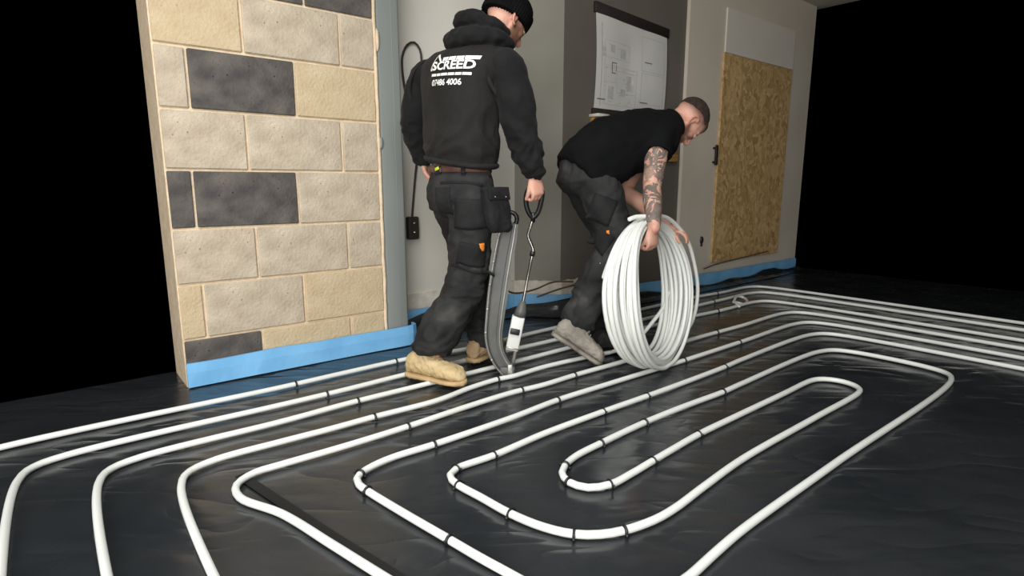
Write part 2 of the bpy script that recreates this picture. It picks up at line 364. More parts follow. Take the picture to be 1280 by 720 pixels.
# --- concrete blocks, one by one
ZC = [ONW(400, y, NA)[1] for y in (-66, 12, 80, 148.5, 214.5, 279.5, 340.5, 401)]
ZC = ZC + [ZC[-1] - .235]
ZC = [ZC[0] + .235] + ZC
tones = {(1, 1): 'block_dark', (3, 1): 'block_dark', (5, 1): 'block_dark', (3, 0): 'block_cream', (7, 0): 'block_cream', (8, 0): 'block_cream', (8, 1): 'block_cream', (1, 0): 'block_dark', (7, 2): 'block_cream', (4, 3): 'block_dark', (2, 2): 'block_cream'}
jt = {1: 378, 2: 424, 3: 369, 4: 428, 5: 373, 6: 436, 7: 381, 8: 440, 0: 424}
bc = {}
for r in range(len(ZC) - 1):
    zt, zb = ZC[r] - .006, max(ZC[r + 1] + .006, 0)
    if zt - zb < .03: continue
    ym = {0: -100, 1: -30, 2: 40, 3: 110, 4: 180, 5: 247, 6: 310, 7: 370, 8: 415}[r]
    edge = SA1; j = ONW(jt[r], ym, NA)[0]; k = 0
    while edge > SA0 + .03:
        left = max(j, SA0)
        a, b_ = left + .006, edge - .006
        if b_ - a > .02:
            random.seed(r * 17 + k)
            mname = tones.get((r, k)) or ('block_dark' if k > 1 and random.random() < .2 else ('block_cream' if k > 0 and random.random() < .25 else 'block_grey'))
            if r == 3 and k == 1: mname = 'block_dark'
            pr = random.uniform(0, .004)
            me = bevbox(W((a + b_) / 2, NA + .03 - pr, (zt + zb) / 2), U * ((b_ - a) / 2), N * .03, Z * ((zt - zb) / 2), .004, 1)
            # chip the edges a little
            for v in me.vertices:
                v.co += U * (noise.noise(v.co * 31) * .0025) + Z * (noise.noise(v.co * 27 + V((5, 5, 5))) * .0025)
            link('block', me, mname, wl, loc=W((a + b_) / 2, NA, zb), smooth=False)
        edge = left; j = left - .45; k += 1
# mortar squeezed along the wall's end, against the column
g = G(); pts = [W(SA1 + .004 + .004 * noise.noise(V((z * 9, 0, 0))), NA + .004, z) for z in [k * .03 for k in range(int(CE / .03))]]
g.tube(pts, [.010 + .004 * noise.noise(V((k * .6, 3, 0))) for k in range(len(pts))], 8)
link('mortar_bead', g.mesh(), 'mortar', wl)

# --- steel column
c0 = W((SA1 + SCOL) / 2 + .004, NA + .125)
col = thing('steel_column', 'grey painted steel column at the end of the block wall', 'column', V((c0.x, c0.y, 0)))
hw = (SCOL - SA1) / 2 - .010
link('post', bevbox(c0 + Z * CE / 2, U * hw, N * .12, Z * (CE / 2 - .001), .014, 3), 'steel', col)
for (px, py, h) in ((458, 48, .06), (461, 178, .035)):
    s, z = ONW(px + 3, py, NA)
    link('plaster_smear', remesh(G().ell(W(SA1 + .016, NA + .004, z), (.014, .012, h)), .005, 2), 'mortar' if h > .05 else 'steel', col)
link('seam', bevbox(c0 + U * (hw * .30) - N * .1195 + Z * CE / 2, U * .0015, N * .002, Z * (CE / 2 - .01), .0008, 1), 'steel', col)

# --- blue foam edge strips
def strip(name, label, path, h, th=.012, wav=.006, seed=0, inward=None):
    pts, _ = resample([V(p) for p in path], [1] * len(path), .04)
    g = G(); m = len(pts)
    for i, p in enumerate(pts):
        t = (pts[min(i + 1, m - 1)] - pts[max(i - 1, 0)]); t.normalize(); s_ = V((t.y, -t.x, 0))
        lean = wav * noise.noise(V((i * .25, seed, 0))); hh = h + .006 * noise.noise(V((i * .15, seed, 4)))
        for (o, z) in ((0, 0.001), (th, 0.001), (th + lean + .003, hh * .6), (th + lean, hh), (lean, hh), (lean + .003, hh * .6)):
            g.v.append(p + s_ * o + Z * z)
    for i in range(m - 1):
        for k in range(6): g.f.append((i * 6 + k, i * 6 + (k + 1) % 6, i * 6 + 6 + (k + 1) % 6, i * 6 + 6 + k))
    for e in (0, m - 1): g.f.append(tuple(e * 6 + k for k in range(6)))
    o = link(name, g.mesh(), 'blue', loc=V(path[0]) * 1.0, smooth=False); return tag(o, label, 'edge strip', 'blue foam edge strips round the room')
strip('foam_edge_strip', 'bright blue foam strip along the foot of the block wall and column', [W(SA0, NA - .016), W(.9, NA - .016), W(1.3, NA - .017), W(SCOL - .005, NA - .018), W(SCOL + .018, NA - .004), W(SCOL + .020, NA + .03)], .112)
strip('foam_edge_strip', 'shaded blue foam strip along the recess behind the walking man', [W(SCOL + .03, NB - .042), W(2.1, NB - .042), W(SR - .03, NB - .042), W(SPI - .05, NP - .02), W(SPI + .02, NP - .045), W(SPI + .5, NP - .045)], .135, seed=3)
strip('foam_edge_strip', 'far blue foam strip below the beige wall and strand board', [W(SPI + .51, NP - .045), W(3.8, NP - .046), W(SE + .02, NP - .075), W(5.2, NP - .075), W(SEND - .1, NP - .075)], .12, seed=7)
# membrane turned up in loose folds against the rear strips
def upstand(path, hmax, seed):
    pts, _ = resample([V(p) for p in path], [1] * len(path), .025); g = G(); m = len(pts)
    for i, p in enumerate(pts):
        t = (pts[min(i + 1, m - 1)] - pts[max(i - 1, 0)]).normalized(); s_ = V((t.y, -t.x, 0))
        hh = hmax * (.25 + .75 * max(0, min(1, .5 + 1.1 * noise.noise(V((i * .05, seed, 0))))))
        w1 = .02 * noise.noise(V((i * .13, seed, 2)))
        for (o, z) in ((.10, .002), (.05 + w1, .012), (.018 + w1 * .6, hh * .55), (.012, hh), (.006, hh * .98), (.006, .002)): g.v.append(p + s_ * o + Z * z)
    for i in range(m - 1):
        for k in range(5): g.f.append((i * 6 + k, i * 6 + k + 1, i * 6 + 7 + k, i * 6 + 6 + k))
    return g.mesh()
link('membrane_upstand', upstand([W(SCOL + .04, NB - .07), W(2.1, NB - .07), W(SR - .05, NB - .07), W(SPI - .06, NP - .06), W(SPI + .1, NP - .085), W(SPI + .5, NP - .085)], .12, 1), 'membrane', floor)
link('membrane_upstand', upstand([W(SPI + .5, NP - .085), W(SE, NP - .11), W(5.2, NP - .115), W(SEND - .1, NP - .115)], .07, 5), 'membrane', floor)

# --- strand board, plaster patch and pull handle on the right wall
NW = NP - .03
sL, _ = ONW(895, 200, NW); _, zTop = ONW(904, 66, NW); _, zBot = ONW(887, 328, NW)
zBot = max(zBot, .13)
o = link('strand_board', bevbox(W(sL + .61, NW - .011, (zTop + zBot) / 2), U * .61, N * .009, Z * ((zTop - zBot) / 2), .002, 1), 'osb', loc=W(sL + .61, NW - .011, zBot), smooth=False)
tag(o, 'tall sheet of golden strand board fixed to the beige wall', 'board')
_, z2 = ONW(906, 8, NW)
o = link('plaster_board', bevbox(W(sL + .63, NW - .007, (zTop + .004 + z2) / 2), U * .61, N * .006, Z * ((z2 - zTop) / 2 - .004), .002, 1), 'panel', loc=W(sL + .63, NW - .007, zTop), smooth=False)
tag(o, 'white board above the strand board on the beige wall', 'board')
s, z = ONW(891, 194, NW)
hd = thing('pull_handle', 'slim black vertical pull handle on the beige wall beside the strand board', 'handle', W(s, NW, z - .1))
link('bar', bevbox(W(s, NW - .035, z), U * .014, N * .009, Z * .085, .004, 2), 'clip', hd)
for q in (-.06, .06): link('standoff', bevbox(W(s, NW - .014, z + q), U * .008, N * .0135, Z * .008, .002, 1), 'clip', hd)
s, z = ONW(876, 300, NW)
o = link('wall_fixing', remesh(G().ell(W(s, NW - .006, z), (.02, .01, .035)).ell(W(s + .005, NW - .004, z - .045), (.012, .01, .014)), .004, 2), 'clip', loc=W(s, NW - .01, z)); tag(o, 'small dark fixing stuck low on the beige wall', 'fixing')

# --- drawing hung on the dark wall: paper, top and bottom batten, faint plan print
def onp(px, py, off=0): s, z = ONW(px, py, NP - .02); return W(s, NP - .02 - off, z)
sL_, zt_ = ONW(746, 14, NP - .02); sR_, zt2 = ONW(834.5, 43, NP - .02)
sB, zb_ = ONW(744, 136, NP - .02); zt_ = (zt_ + zt2) / 2
dr = thing('wall_drawing', 'large white plan drawing hung from a dark batten on the dark wall', 'drawing', W((sL_ + sR_) / 2, NP - .01, zb_))
g = G(); nu, nv = 14, 18
def paper_pt(u_, v_, off=0):
    bow = .018 * math.sin(v_ * math.pi) * (1 if u_ > .5 else .4) + .006 * math.sin(u_ * 9)
    wv = 1 - .05 * math.sin(v_ * math.pi) * (u_ - .5) * (1 if u_ > .5 else -1)
    return W(sL_ + (sR_ - sL_) * (.5 + (u_ - .5) * wv), NP - .012 - max(0, bow) - off, zb_ + (zt_ - zb_ + .022 - .05 * u_) * v_)
for layer in (0, .0015):
    for j in range(nv + 1):
        for i in range(nu + 1): g.v.append(paper_pt(i / nu, j / nv, layer))
q = (nu + 1) * (nv + 1)
for j in range(nv):
    for i in range(nu):
        a = j * (nu + 1) + i
        g.f.append((a, a + 1, a + nu + 2, a + nu + 1)); g.f.append((q + a, q + a + nu + 1, q + a + nu + 2, q + a + 1))
link('sheet', g.mesh(), 'paper', dr)
link('top_batten', bevbox(W((sL_ + sR_) / 2, NP - .014, zt_ + .018), (U - Z * (.05 / (sR_ - sL_))) * ((sR_ - sL_) / 2 + .015), N * .013, Z * .034, .003, 1), 'batten', dr)
link('bottom_batten', bevbox(W((sL_ + sR_) / 2, NP - .014, zb_ - .022), U * ((sR_ - sL_) / 2 + .015), N * .013, Z * .028, .003, 1), 'batten', dr)
def printed(rects, m, name):
    g = G()
    for (u0, v0, u1, v1) in rects:
        a = len(g.v); k = 4
        for j in range(k + 1):
            for i in range(k + 1): g.v.append(paper_pt(u0 + (u1 - u0) * i / k, v0 + (v1 - v0) * j / k, .0022))
        for j in range(k):
            for i in range(k): c = a + j * (k + 1) + i; g.f.append((c, c + 1, c + k + 2, c + k + 1))
    link(name, g.mesh(), m, dr)
def outline(u0, v0, u1, v1, t=.006): return [(u0, v0, u1, v0 + t), (u0, v1 - t, u1, v1), (u0, v0, u0 + t, v1), (u1 - t, v0, u1, v1)]
pale = [(.06, .04, .075, .9), (.10, .05, .108, .55), (.43, .24, .52, .41), (.16, .12, .24, .26), (.34, .18, .41, .25), (.06, .56, .12, .66), (.18, .62, .24, .70), (.32, .58, .40, .68)]
for a in ((.12, .06, .56, .48), (.28, .2, .56, .44), (.1, .56, .46, .74), (.62, .5, .96, .9), (.62, .12, .96, .48), (.12, .3, .26, .46)): pale += outline(*a)
random.seed(9)
for k in range(40):
    u_, v_ = random.uniform(.05, .5), random.uniform(.06, .72); pale.append((u_, v_, u_ + random.uniform(.01, .05), v_ + .008))
printed(pale, 'ink_pale', 'plan_print')
for tm in ([(.03, .105, .13, .118), (.62, .13, .73, .142), (.66, .60, .76, .612), (.2, .40, .21, .52), (.2, .51, .27, .52), (.26, .43, .268, .5), (.21, .4, .26, .41)]): printed([tm], 'ink', 'title_mark')
# light ledge behind the man, timber block at the far corner of the dark wall
s, z = ONW(747, 146, NP - .03)
lg = thing('wall_ledge', 'short pale timber ledge below the drawing', 'ledge', W(s, NP - .04, z - .05))
link('shelf', bevbox(W(s + .0, NP - .045, z + .006), U * .06, N * .044, Z * .010, .002, 1), 'panel', lg)
link('bracket', bevbox(W(s + .0, NP - .02, z - .035), U * .05, N * .018, Z * .030, .003, 1), 'wood', lg)
s, z = ONW(842, 197, NP - .05)
tb = thing('timber_block', 'small orange timber block on the dark wall behind the bending man', 'block', W(s, NP - .04, z - .03))
link('body', bevbox(W(s - .03, NP - .026, z), U * .09, N * .025, Z * .032, .004, 2), 'wood', tb)
link('cap', bevbox(W(s - .03, NP - .028, z + .036), U * .095, N * .028, Z * .005, .002, 1), 'wood', tb)

# --- cable with socket box hanging in the recess
nb = NB - .02
cb = thing('hanging_cable', 'black looped cable hanging down the recess wall to a small box', 'cable', W(ONW(515, 290, nb)[0], nb, ONW(515, 300, nb)[1]))
def wp(px, py): s, z = ONW(px, py, nb); return W(s, nb, z)
g = G(); g.tube([wp(*q) for q in ((508, 122), (506, 110), (503, 88), (503, 70), (509, 56), (518, 53), (525, 62), (527, 80), (526, 110), (524, 150), (522, 190), (519, 220), (517, 245), (515, 272))], .0065, 8, step=.02, ends=True)
link('cord', g.mesh(), 'cable', cb)
bx = wp(515, 285)
box_ = link('socket_box', bevbox(bx - N * .005, U * .036, N * .022, Z * .068, .008, 2), 'cable', cb)
for q in (-.025, .03): link('cover_screw', remesh(G().ell(bx - N * .028 + Z * q, (.01, .01, .01)), .003, 1), 'chrome', box_)
for k, (lab, pts) in enumerate((('thin brown cable trailing along the recess foot', [(600, 352), (616, 350), (640, 366), (668, 362), (690, 353), (716, 352)]), ('thin brown cable lying along the foot of the dark wall', [(672, 371), (700, 361), (722, 356), (745, 357), (790, 352)]), ('thin tan cable drooping below the strand board', [(880, 336), (893, 331), (908, 327), (928, 322), (960, 314)]))):
    nn = [NB - .07, NP - .09, NP - .11][k]
    P3 = []
    for q in pts: s, z = ONW(q[0], q[1], nn); P3.append(W(s, nn, max(z, .02)))
    if k == 0: P3 = [W(ONW(q[0], q[1], NP - .12)[0], NP - .12, max(.02, ONW(q[0], q[1], NP - .12)[1])) for q in pts]
    o = link('trailing_cable', G().tube(P3, .006, 7, step=.03, ends=True).mesh(), 'cable_brown', loc=P3[0]); tag(o, lab, 'cable', 'thin cables along the walls')

# ------------------------------------------------------------------ UNDERFLOOR HEATING PIPES
PR = .0112
def F3(px, py): return FLR(px, py, PR)
def sn(s, n): return W(s, n, PR)
def turn_left(last, s_t, n_end):
    """carry a run on to the left, turn it a quarter round towards the garden side"""
    n = last.dot(N); r = .12
    return [sn(s_t, n_end), sn(s_t, (n_end + n) / 2), sn(s_t, n - r), sn(s_t + r * .3, n - r * .3), sn(s_t + r, n)]
def turn_right(last, s_t, n_end):
    n = last.dot(N); r = .14
    return [sn(s_t - r, n), sn(s_t - r * .3, n - r * .3), sn(s_t, n - r), sn(s_t, (n_end + n) / 2), sn(s_t, n_end)]
def uturn(p, q, s_t):
    """half turn at the right end, from the run of p to the run of q"""
    a, b_ = p.dot(N), q.dot(N); r = (b_ - a) / 2
    return [sn((p.dot(U) + s_t) / 2, a)] + [sn(s_t - r + r * math.sin(t), (a + b_) / 2 - r * math.cos(t)) for t in [math.pi * k / 6 for k in range(7)]] + [sn((q.dot(U) + s_t) / 2, b_)]
def turn_back(p, s_t, n_to):
    n = p.dot(N); r = .14
    return [sn(s_t - r, n), sn(s_t - r * .3, n - r * .3), sn(s_t, n - r), sn(s_t, n_to + r), sn(s_t - r * .3, n_to + r * .3), sn(s_t - r, n_to), sn(1.9, n_to)]
def px(l): return [F3(*q) for q in l]
a1 = px([(352, 484), (435, 465), (517, 447), (580, 436.7), (680, 412.8), (791, 389), (871, 371), (905, 365)])
a2 = px([(352, 506), (430, 487.5), (507, 468), (583, 450), (680, 428), (797, 401), (865, 383.6), (905, 374)])
a3 = px([(352, 527), (440, 503), (530, 480.7), (622, 457.7), (680, 442.8), (800, 411), (865, 395.6), (905, 387)])
a4 = px([(352, 552), (410, 537), (468, 521), (545, 501), (590, 484), (622, 474), (640, 470.5), (680, 458.6), (730, 447), (765, 440)])
a5 = px([(352, 580.5), (430, 558), (510, 533), (580, 509.5), (640, 490.7), (680, 480.8), (718, 469), (785, 450), (865, 424), (927, 407)])
a6 = px([(640, 719), (600, 697), (562.5, 675), (500, 638.5), (460, 614), (449, 606), (446, 599), (450, 592.5), (465, 583), (490, 572), (542.5, 555.5), (640, 522), (697, 500), (760, 480), (855, 450.5), (927, 427)])
a7 = px([(927, 449.5), (906, 458.6), (850, 480), (809, 495), (754, 514.5), (680, 542), (617.5, 569), (570, 586), (562.5, 594), (565, 600), (573, 606.5), (600, 621), (638, 642), (680, 659), (717.5, 667.5), (750, 668), (780, 663), (817.5, 650), (842.5, 636), (880, 608), (927.5, 574)])
a8 = px([(927, 479.5), (903.6, 490), (855, 508), (806, 528), (751, 554), (720, 570), (706, 582), (702.5, 591), (711, 602.5), (735, 609.5), (762.5, 605.5), (790, 591.5), (816, 576), (845, 559), (873, 543), (927, 517)])
r4 = [q + Z * zz for q, zz in ((F3(765, 440), 0), (F3(780, 437), .012))]
runs = [
    ('white heating pipe run nearest the block wall', turn_left(a1[0], -.34, -1.6) + a1 + turn_right(a1[-1], 4.85, -1.6), [(369, 481), (497, 452), (640, 422), (899, 367)]),
    ('second white heating pipe run from the block wall', turn_left(a2[0], -.15, -1.6) + a2 + turn_right(a2[-1], 4.62, -1.6), [(410, 493.5), (590, 448.5), (893, 377)]),
    ('third white heating pipe run, passing behind the tan boot', turn_left(a3[0], .04, -1.6) + a3 + turn_right(a3[-1], 4.3, -1.6), [(448, 501), (895, 389)]),
    ('white heating pipe run being clipped under the tool and leading to the coil', turn_left(a4[0], .23, -1.6) + a4, [(468.5, 521), (622, 474)]),
    ('white heating pipe run just in front of the clipping tool, bending near the left edge', [F3(640, 815), F3(550, 764), F3(478, 720), F3(415, 680.5), F3(352, 642), F3(300, 622), F3(296, 606), F3(318, 591)] + a5 + turn_right(a5[-1], 4.08, -1.6), [(510, 533), (652, 488), (718, 469), (894, 415)]),
    ('white heating pipe run with a sharp corner at lower left', [F3(800, 810), F3(720, 764)] + a6 + turn_right(a6[-1], 3.85, -1.6), [(542.5, 556), (451, 591.5), (458, 613), (562, 675), (697, 500), (856, 450), (925, 427.5)]),
    ('white heating pipe spiral with wide bottom bend and tight U-turn inside it', turn_right(a7[0], 3.62, -1.6)[::-1] + a7 + uturn(a7[-1], a8[-1], 2.75) + a8[::-1] + turn_back(a8[0], 3.3, F3(928, 662).dot(N)) + px([(928, 662), (895, 690), (862, 720)]) + [sn(.95, F3(895, 690).dot(N) - .012), sn(.87, F3(895, 690).dot(N) - .05), sn(.84, F3(895, 690).dot(N) - .13), sn(.84, -.2), sn(.84, -1.6)],
     [(617, 569), (566, 588), (571, 605), (640, 643), (718, 667.5), (779, 663), (754, 514), (809, 495), (906, 458), (751, 554.5), (706, 582), (711, 602.5), (763, 606), (816, 576), (806, 528), (903.6, 490), (873, 543)]),
]
clip_me = None
def clip_mesh():
    g = G(); r = PR + .0022; pts = []
    for k in range(9):
        t = math.pi * (k / 8); pts.append(V((0, -r * math.cos(t), r * math.sin(t))))
    pts = [V((0, -r - .0005, -PR)), ] + pts + [V((0, r + .0005, -PR))]
    g.tube(pts, .0030, 6, flat=1.6)
    g.box(V((0, r + .003, .004)), V((.003, 0, 0)), V((0, .004, 0)), V((0, 0, .002)))
    g.box(V((0, -r - .003, -.006)), V((.0035, 0, 0)), V((0, .0035, 0)), V((0, 0, .004)))
    return g.mesh('clip')
clip_me = clip_mesh()
for p in clip_me.polygons: p.use_smooth = True
clip_me.materials.append(M['clip'])
for (lab, pts, clips) in runs:
    rp, _ = resample(pts, [PR] * len(pts), .025)
    # a hand-laid pipe is never quite straight
    base = rp[len(rp) // 2].copy(); base.z = 0
    pipe = link('heating_pipe', G().tube(rp, PR, 12, ref=(0, 0, 1)).mesh(), 'pipe', loc=base)
    tag(pipe, lab, 'pipe', 'white heating pipes on the floor')
    for c in clips:
        q = F3(*c); i = min(range(1, len(rp) - 1), key=lambda k: (rp[k] - q).length); t = (rp[i + 1] - rp[i - 1]).normalized()
        o = bpy.data.objects.new('clip', clip_me); COL.objects.link(o); o.parent = pipe; o.location = rp[i] - base
        o.rotation_euler = (0, 0, math.atan2(t.y, t.x))
# strip of dull tape along the corner run
g = G(); tp = [FLR(*q, .0) for q in ((300, 594), (352, 629), (420, 674), (497, 722), (560, 762))]
rp, _ = resample(tp, [1] * len(tp), .03)
for i, p in enumerate(rp):
    t = (rp[min(i + 1, len(rp) - 1)] - rp[max(0, i - 1)]).normalized(); s_ = V((-t.y, t.x, 0))
    for (o, z) in ((-.016, .0005), (-.016, .0025), (.016, .0025), (.016, .0005)): g.v.append(p + s_ * o + Z * z)
for i in range(len(rp) - 1):
    for k in range(4): g.f.append((i * 4 + k, i * 4 + (k + 1) % 4, i * 4 + 4 + (k + 1) % 4, i * 4 + 4 + k))
tag(link('joint_tape', g.mesh(), 'tape', loc=tp[1], smooth=False), 'strip of matt black tape on the membrane at lower left', 'tape')
# loose ends of pipe at the far right
e0 = F3(921, 376)
o = link('pipe_offcut', G().tube([F3(917, 378), F3(921, 374) + Z * .02, F3(928, 373) + Z * .01, F3(934, 376), F3(928, 380), F3(919, 380) + Z * .015, F3(924, 383)], PR * .9, 10, step=.02, ends=True).mesh(), 'pipe', loc=e0)
tag(o, 'short twisted white pipe offcut lying far right', 'pipe')

# ------------------------------------------------------------------ COIL OF PIPE
ca = math.radians(37); cv = V((math.sin(ca), math.cos(ca), 0)); cw = V((math.cos(ca), -math.sin(ca), 0))
CR = .345
cc = P(814.5, 367, 2.745); cc.z = CR + .034
coil = thing('pipe_coil', 'upright coil of white plastic pipe held by the bending man', 'pipe coil', V((cc.x, cc.y, 0)))
random.seed(11)
def cpt(th, r, t, pinch=1.0):
    up = max(0, math.cos(th)); f = 1 - .62 * up ** 2 - .22 * max(0, -math.cos(th)) ** 2
    rr = CR + (r - CR) * (1 - .45 * up ** 2) - .007 * up
    return cc + cv * (math.sin(th) * rr * 1.0) + Z * (math.cos(th) * rr * 1.03) + cw * (t * f - .12 * math.cos(th) * rr)
k = 0
for layer, (rad, cnt) in enumerate(((CR, 8), (CR - .021, 7), (CR - .042, 5))):
    for i in range(cnt):
        t = -.085 + .17 * (i + .5) / cnt + random.uniform(-.006, .006); dr_ = random.uniform(-.006, .006); ph = random.uniform(0, 6.28); tl = random.uniform(-.012, .012)
        pts = [cpt(2 * math.pi * q / 56, rad + dr_ + .006 * math.sin(2 * math.pi * q / 56 * 2 + ph), t + tl * math.sin(2 * math.pi * q / 56 + ph)) for q in range(56)]
        for q in pts: q.z = max(q.z, PR + .012)
        link('winding', G().tube(pts, PR * .93, 10, closed=True).mesh(), 'pipe', coil); k += 1
# the slack outer loop and the loose end at the hand; the feed running off to the floor
def Q(px_, py_, Y): return P(px_, py_, Y)
sl = [Q(787, 274, 2.66), Q(795, 271, 2.68), Q(806, 270.5, 2.70), Q(820, 270, 2.74), Q(834, 272.5, 2.82), Q(848, 284, 2.90), Q(860, 302, 2.97), Q(868, 330, 3.04), Q(872, 358, 3.08), Q(871, 378, 3.08), Q(868, 393, 3.06), Q(862, 408, 3.02), Q(852, 420, 2.97)]
sm_ = lambda x: 1 if x < .2 else max(0, 1 - (x - .2) * 1.4)
link('slack_loop', G().tube(sl, PR * .93, 10, step=.02, ends=True).mesh(), 'pipe', coil)
sl = [cpt(t, CR - .016 * k / 20 + .022 * max(0, math.cos(t * 1.1)) * sm_(k / 20), -.03 + .05 * t) for k, t in [(k, .25 - 1.5 * k / 20) for k in range(21)]]
link('slack_strand', G().tube(sl, PR * .93, 10, step=.02, ends=True).mesh(), 'pipe', coil)
sl = [Q(836, 366, 3.02), Q(828, 386, 2.98), Q(816, 402, 2.95), Q(803, 418, 2.93), Q(790, 430, 2.90), Q(776, 436, 2.90), F3(765, 440)]
for q in sl: q.z = max(q.z, PR)
link('feed_strand', G().tube(sl, PR * .93, 10, step=.02, ends=True).mesh(), 'pipe', coil)

# ------------------------------------------------------------------ CLIPPING TOOL
tipf = FLR(633, 468)
TY = tipf.y
tool = thing('clipping_tool', 'long-handled pipe clipping tool with curved grey magazine held by the walking man', 'tool', V((tipf.x, tipf.y, 0)))
def T(px_, py_, dy=0): return P(px_, py_, TY + dy)
grip_top = T(669, 232, -.05)
pts = [T(666, 272, -.02), T(661, 266, -.025), T(657.5, 254, -.03), T(659, 240, -.04), T(666, 232, -.05), T(673, 232, -.05), T(677.5, 240, -.045), T(676, 254, -.035), T(671.5, 267, -.025)]
link('grip', G().tube(pts, .0115, 10, closed=True, step=.012).mesh(), 'clip', tool)
link('grip_neck', G().tube([T(666.5, 266, -.02), T(666, 278, -.015)], [.013, .010], 10).mesh(), 'clip', tool)
link('rod', G().tube([T(666, 274, -.018), T(663, 284, -.015), T(660, 294, -.01), T(663, 303, -.01), T(666.5, 312, -.01), T(664, 325, -.01), T(660, 345, 0), T(655, 372, 0), T(652, 388, 0)], .0072, 10, step=.012).mesh(), 'chrome', tool)
link('collar', G().tube([T(666.2, 314, -.01), T(665, 320, -.01)], .0125, 10).mesh(), 'clip', tool)
link('spring_housing', G().tube([T(654, 376), T(651.5, 388), T(649.5, 395)], [.012, .026, .030], 14).mesh(), 'tool_grey', tool)
ax = (T(640, 440) - T(650, 392)).normalized(); sx = V((1, 0, 0)); sx = (sx - ax * sx.dot(ax)).normalized(); dy = ax.cross(sx)
bc_ = T(644, 416)
body = link('clip_body', bevbox(bc_, sx * .030, dy * .026, ax * .083, .006, 2), 'tool_white', tool)
link('latch', bevbox(bc_ + sx * -.004 - dy * .028 * (1 if dy.y > 0 else -1) - ax * .012, sx * .022, dy * .008, ax * .014, .003, 2), 'clip', body)
link('driver_bar', G().tube([T(652.5, 398), T(645, 436), T(638.5, 466)], .0085, 8).mesh(), 'tool_edge', tool)
link('body_rib', bevbox(bc_ + ax * .07 - dy * .026 * (1 if dy.y > 0 else -1), sx * .03, dy * .006, ax * .004, .002, 1), 'tool_edge', body)
# J-shaped magazine: a channel swept along its centre line
mag = [(638, 278), (633.5, 298), (628, 328), (622.5, 364), (618.5, 398), (617, 418), (619.5, 436), (627, 452), (637, 464)]
mw = [10, 12.5, 13, 13, 12, 11.5, 10.5, 10, 9]
g = G(); ge = G(); mp_ = [T(*q, -.01) for q in mag]
mp_, mr_ = resample(mp_, [q / 275 for q in mw], .015)
e1, e2 = [], []
for i, p in enumerate(mp_):
    t = (mp_[min(i + 1, len(mp_) - 1)] - mp_[max(0, i - 1)]).normalized(); side = t.cross(V((0, 1, 0))).normalized(); bk = V((0, 1, 0))
    h = mr_[i]
    for (a, d) in ((-h, -.030), (-h * .72, -.030), (-h * .66, -.008), (h * .30, -.008), (h * .36, -.030), (h, -.030), (h, .030), (-h, .030)): g.v.append(p + side * a + bk * d)
    e1.append(p + side * (h * .68) - bk * .031); e2.append(p - side * (h * .86) - bk * .031)
m_ = len(mp_)
for i in range(m_ - 1):
    for k in range(8): g.f.append((i * 8 + k, i * 8 + (k + 1) % 8, i * 8 + 8 + (k + 1) % 8, i * 8 + 8 + k))
for e in (0, m_ - 1): g.f.append(tuple(e * 8 + k for k in range(8)))
magazine = link('magazine', g.mesh(), 'tool_grey', tool, smooth=False)
link('guide_rail', G().tube(e1, .0042, 6).mesh(), 'tool_edge', magazine)
link('guide_rail', G().tube(e2, .0030, 6).mesh(), 'tool_edge', magazine)
for i in range(4, m_ - 3, 7):
    link('rivet', remesh(G().ell(e2[i], (.007, .007, .007), n=10, m_=6), .0025, 1), 'tool_edge', magazine)
link('magazine_handle', G().tube([T(640, 284), T(645.5, 278), T(645.5, 270), T(640, 265.5), T(633.5, 266), T(631, 271)], .0105, 10, step=.012, ends=True).mesh(), 'clip', tool)
link('shoe', bevbox(V((tipf.x + .004, tipf.y - .01, .026)), V((.034, 0, 0)), V((0, .03, 0)), V((0, 0, .022)), .006, 2), 'tool_grey', tool)
link('shoe_plate', bevbox(V((tipf.x + .018, tipf.y - .028, .034)), V((.012, 0, 0)), V((0, .018, 0)), V((0, 0, .028)), .004, 2), 'tool_edge', tool)

# ------------------------------------------------------------------ PEOPLE
def frame(origin, fwd, up):
    fwd = V(fwd).normalized(); up = (V(up) - fwd * V(up).dot(fwd)).normalized(); r = fwd.cross(up)
    X = Matrix((r, fwd, up)).transposed().to_4x4(); X.translation = origin; return X      # local x right, y forward, z up
def head_geo(g, X, s=1.0):
    e = lambda c, r: g.ell(V(c) * s, tuple(q * s for q in r), X)
    e((0, -.018, .030), (.075, .097, .088)); e((0, .022, -.012), (.066, .072, .088)); e((0, .035, -.058), (.054, .056, .058))
    e((0, .062, -.092), (.034, .030, .024)); e((0, .069, .026), (.050, .018, .016)); e((0, .040, .052), (.060, .044, .05))
    for q in (-1, 1):
        e((.040 * q, .062, -.022), (.022, .022, .02)); e((.045 * q, .02, -.075), (.016, .035, .022))
        # ear: rim, bowl and lobe
        pts = [V((.070 * q, .012, -.030)), V((.079 * q, -.004, -.034)), V((.087 * q, -.022, -.010)), V((.088 * q, -.022, .014)), V((.082 * q, -.004, .028)), V((.073 * q, .010, .018))]
        g.tube([X @ (p * s) for p in pts], .0062 * s, 8, step=.006, ends=True)
        e((.075 * q, -.006, -.004), (.008, .014, .024)); e((.077 * q, .002, -.032), (.007, .008, .009))
        e((.033 * q, .078, .003), (.016, .013, .011))     # closed-down upper lid
        e((.012 * q, .094, -.037), (.008, .010, .007))
    pts = [V((0, .086, .012)), V((0, .097, -.010)), V((0, .110, -.030)), V((0, .106, -.040)), V((0, .088, -.044))]
    g.tube([X @ (p * s) for p in pts], [.008 * s, .009 * s, .012 * s, .010 * s, .006 * s], 10, step=.006, ends=True)
    e((0, .090, -.061), (.021, .008, .005)); e((0, .088, -.071), (.019, .009, .006))
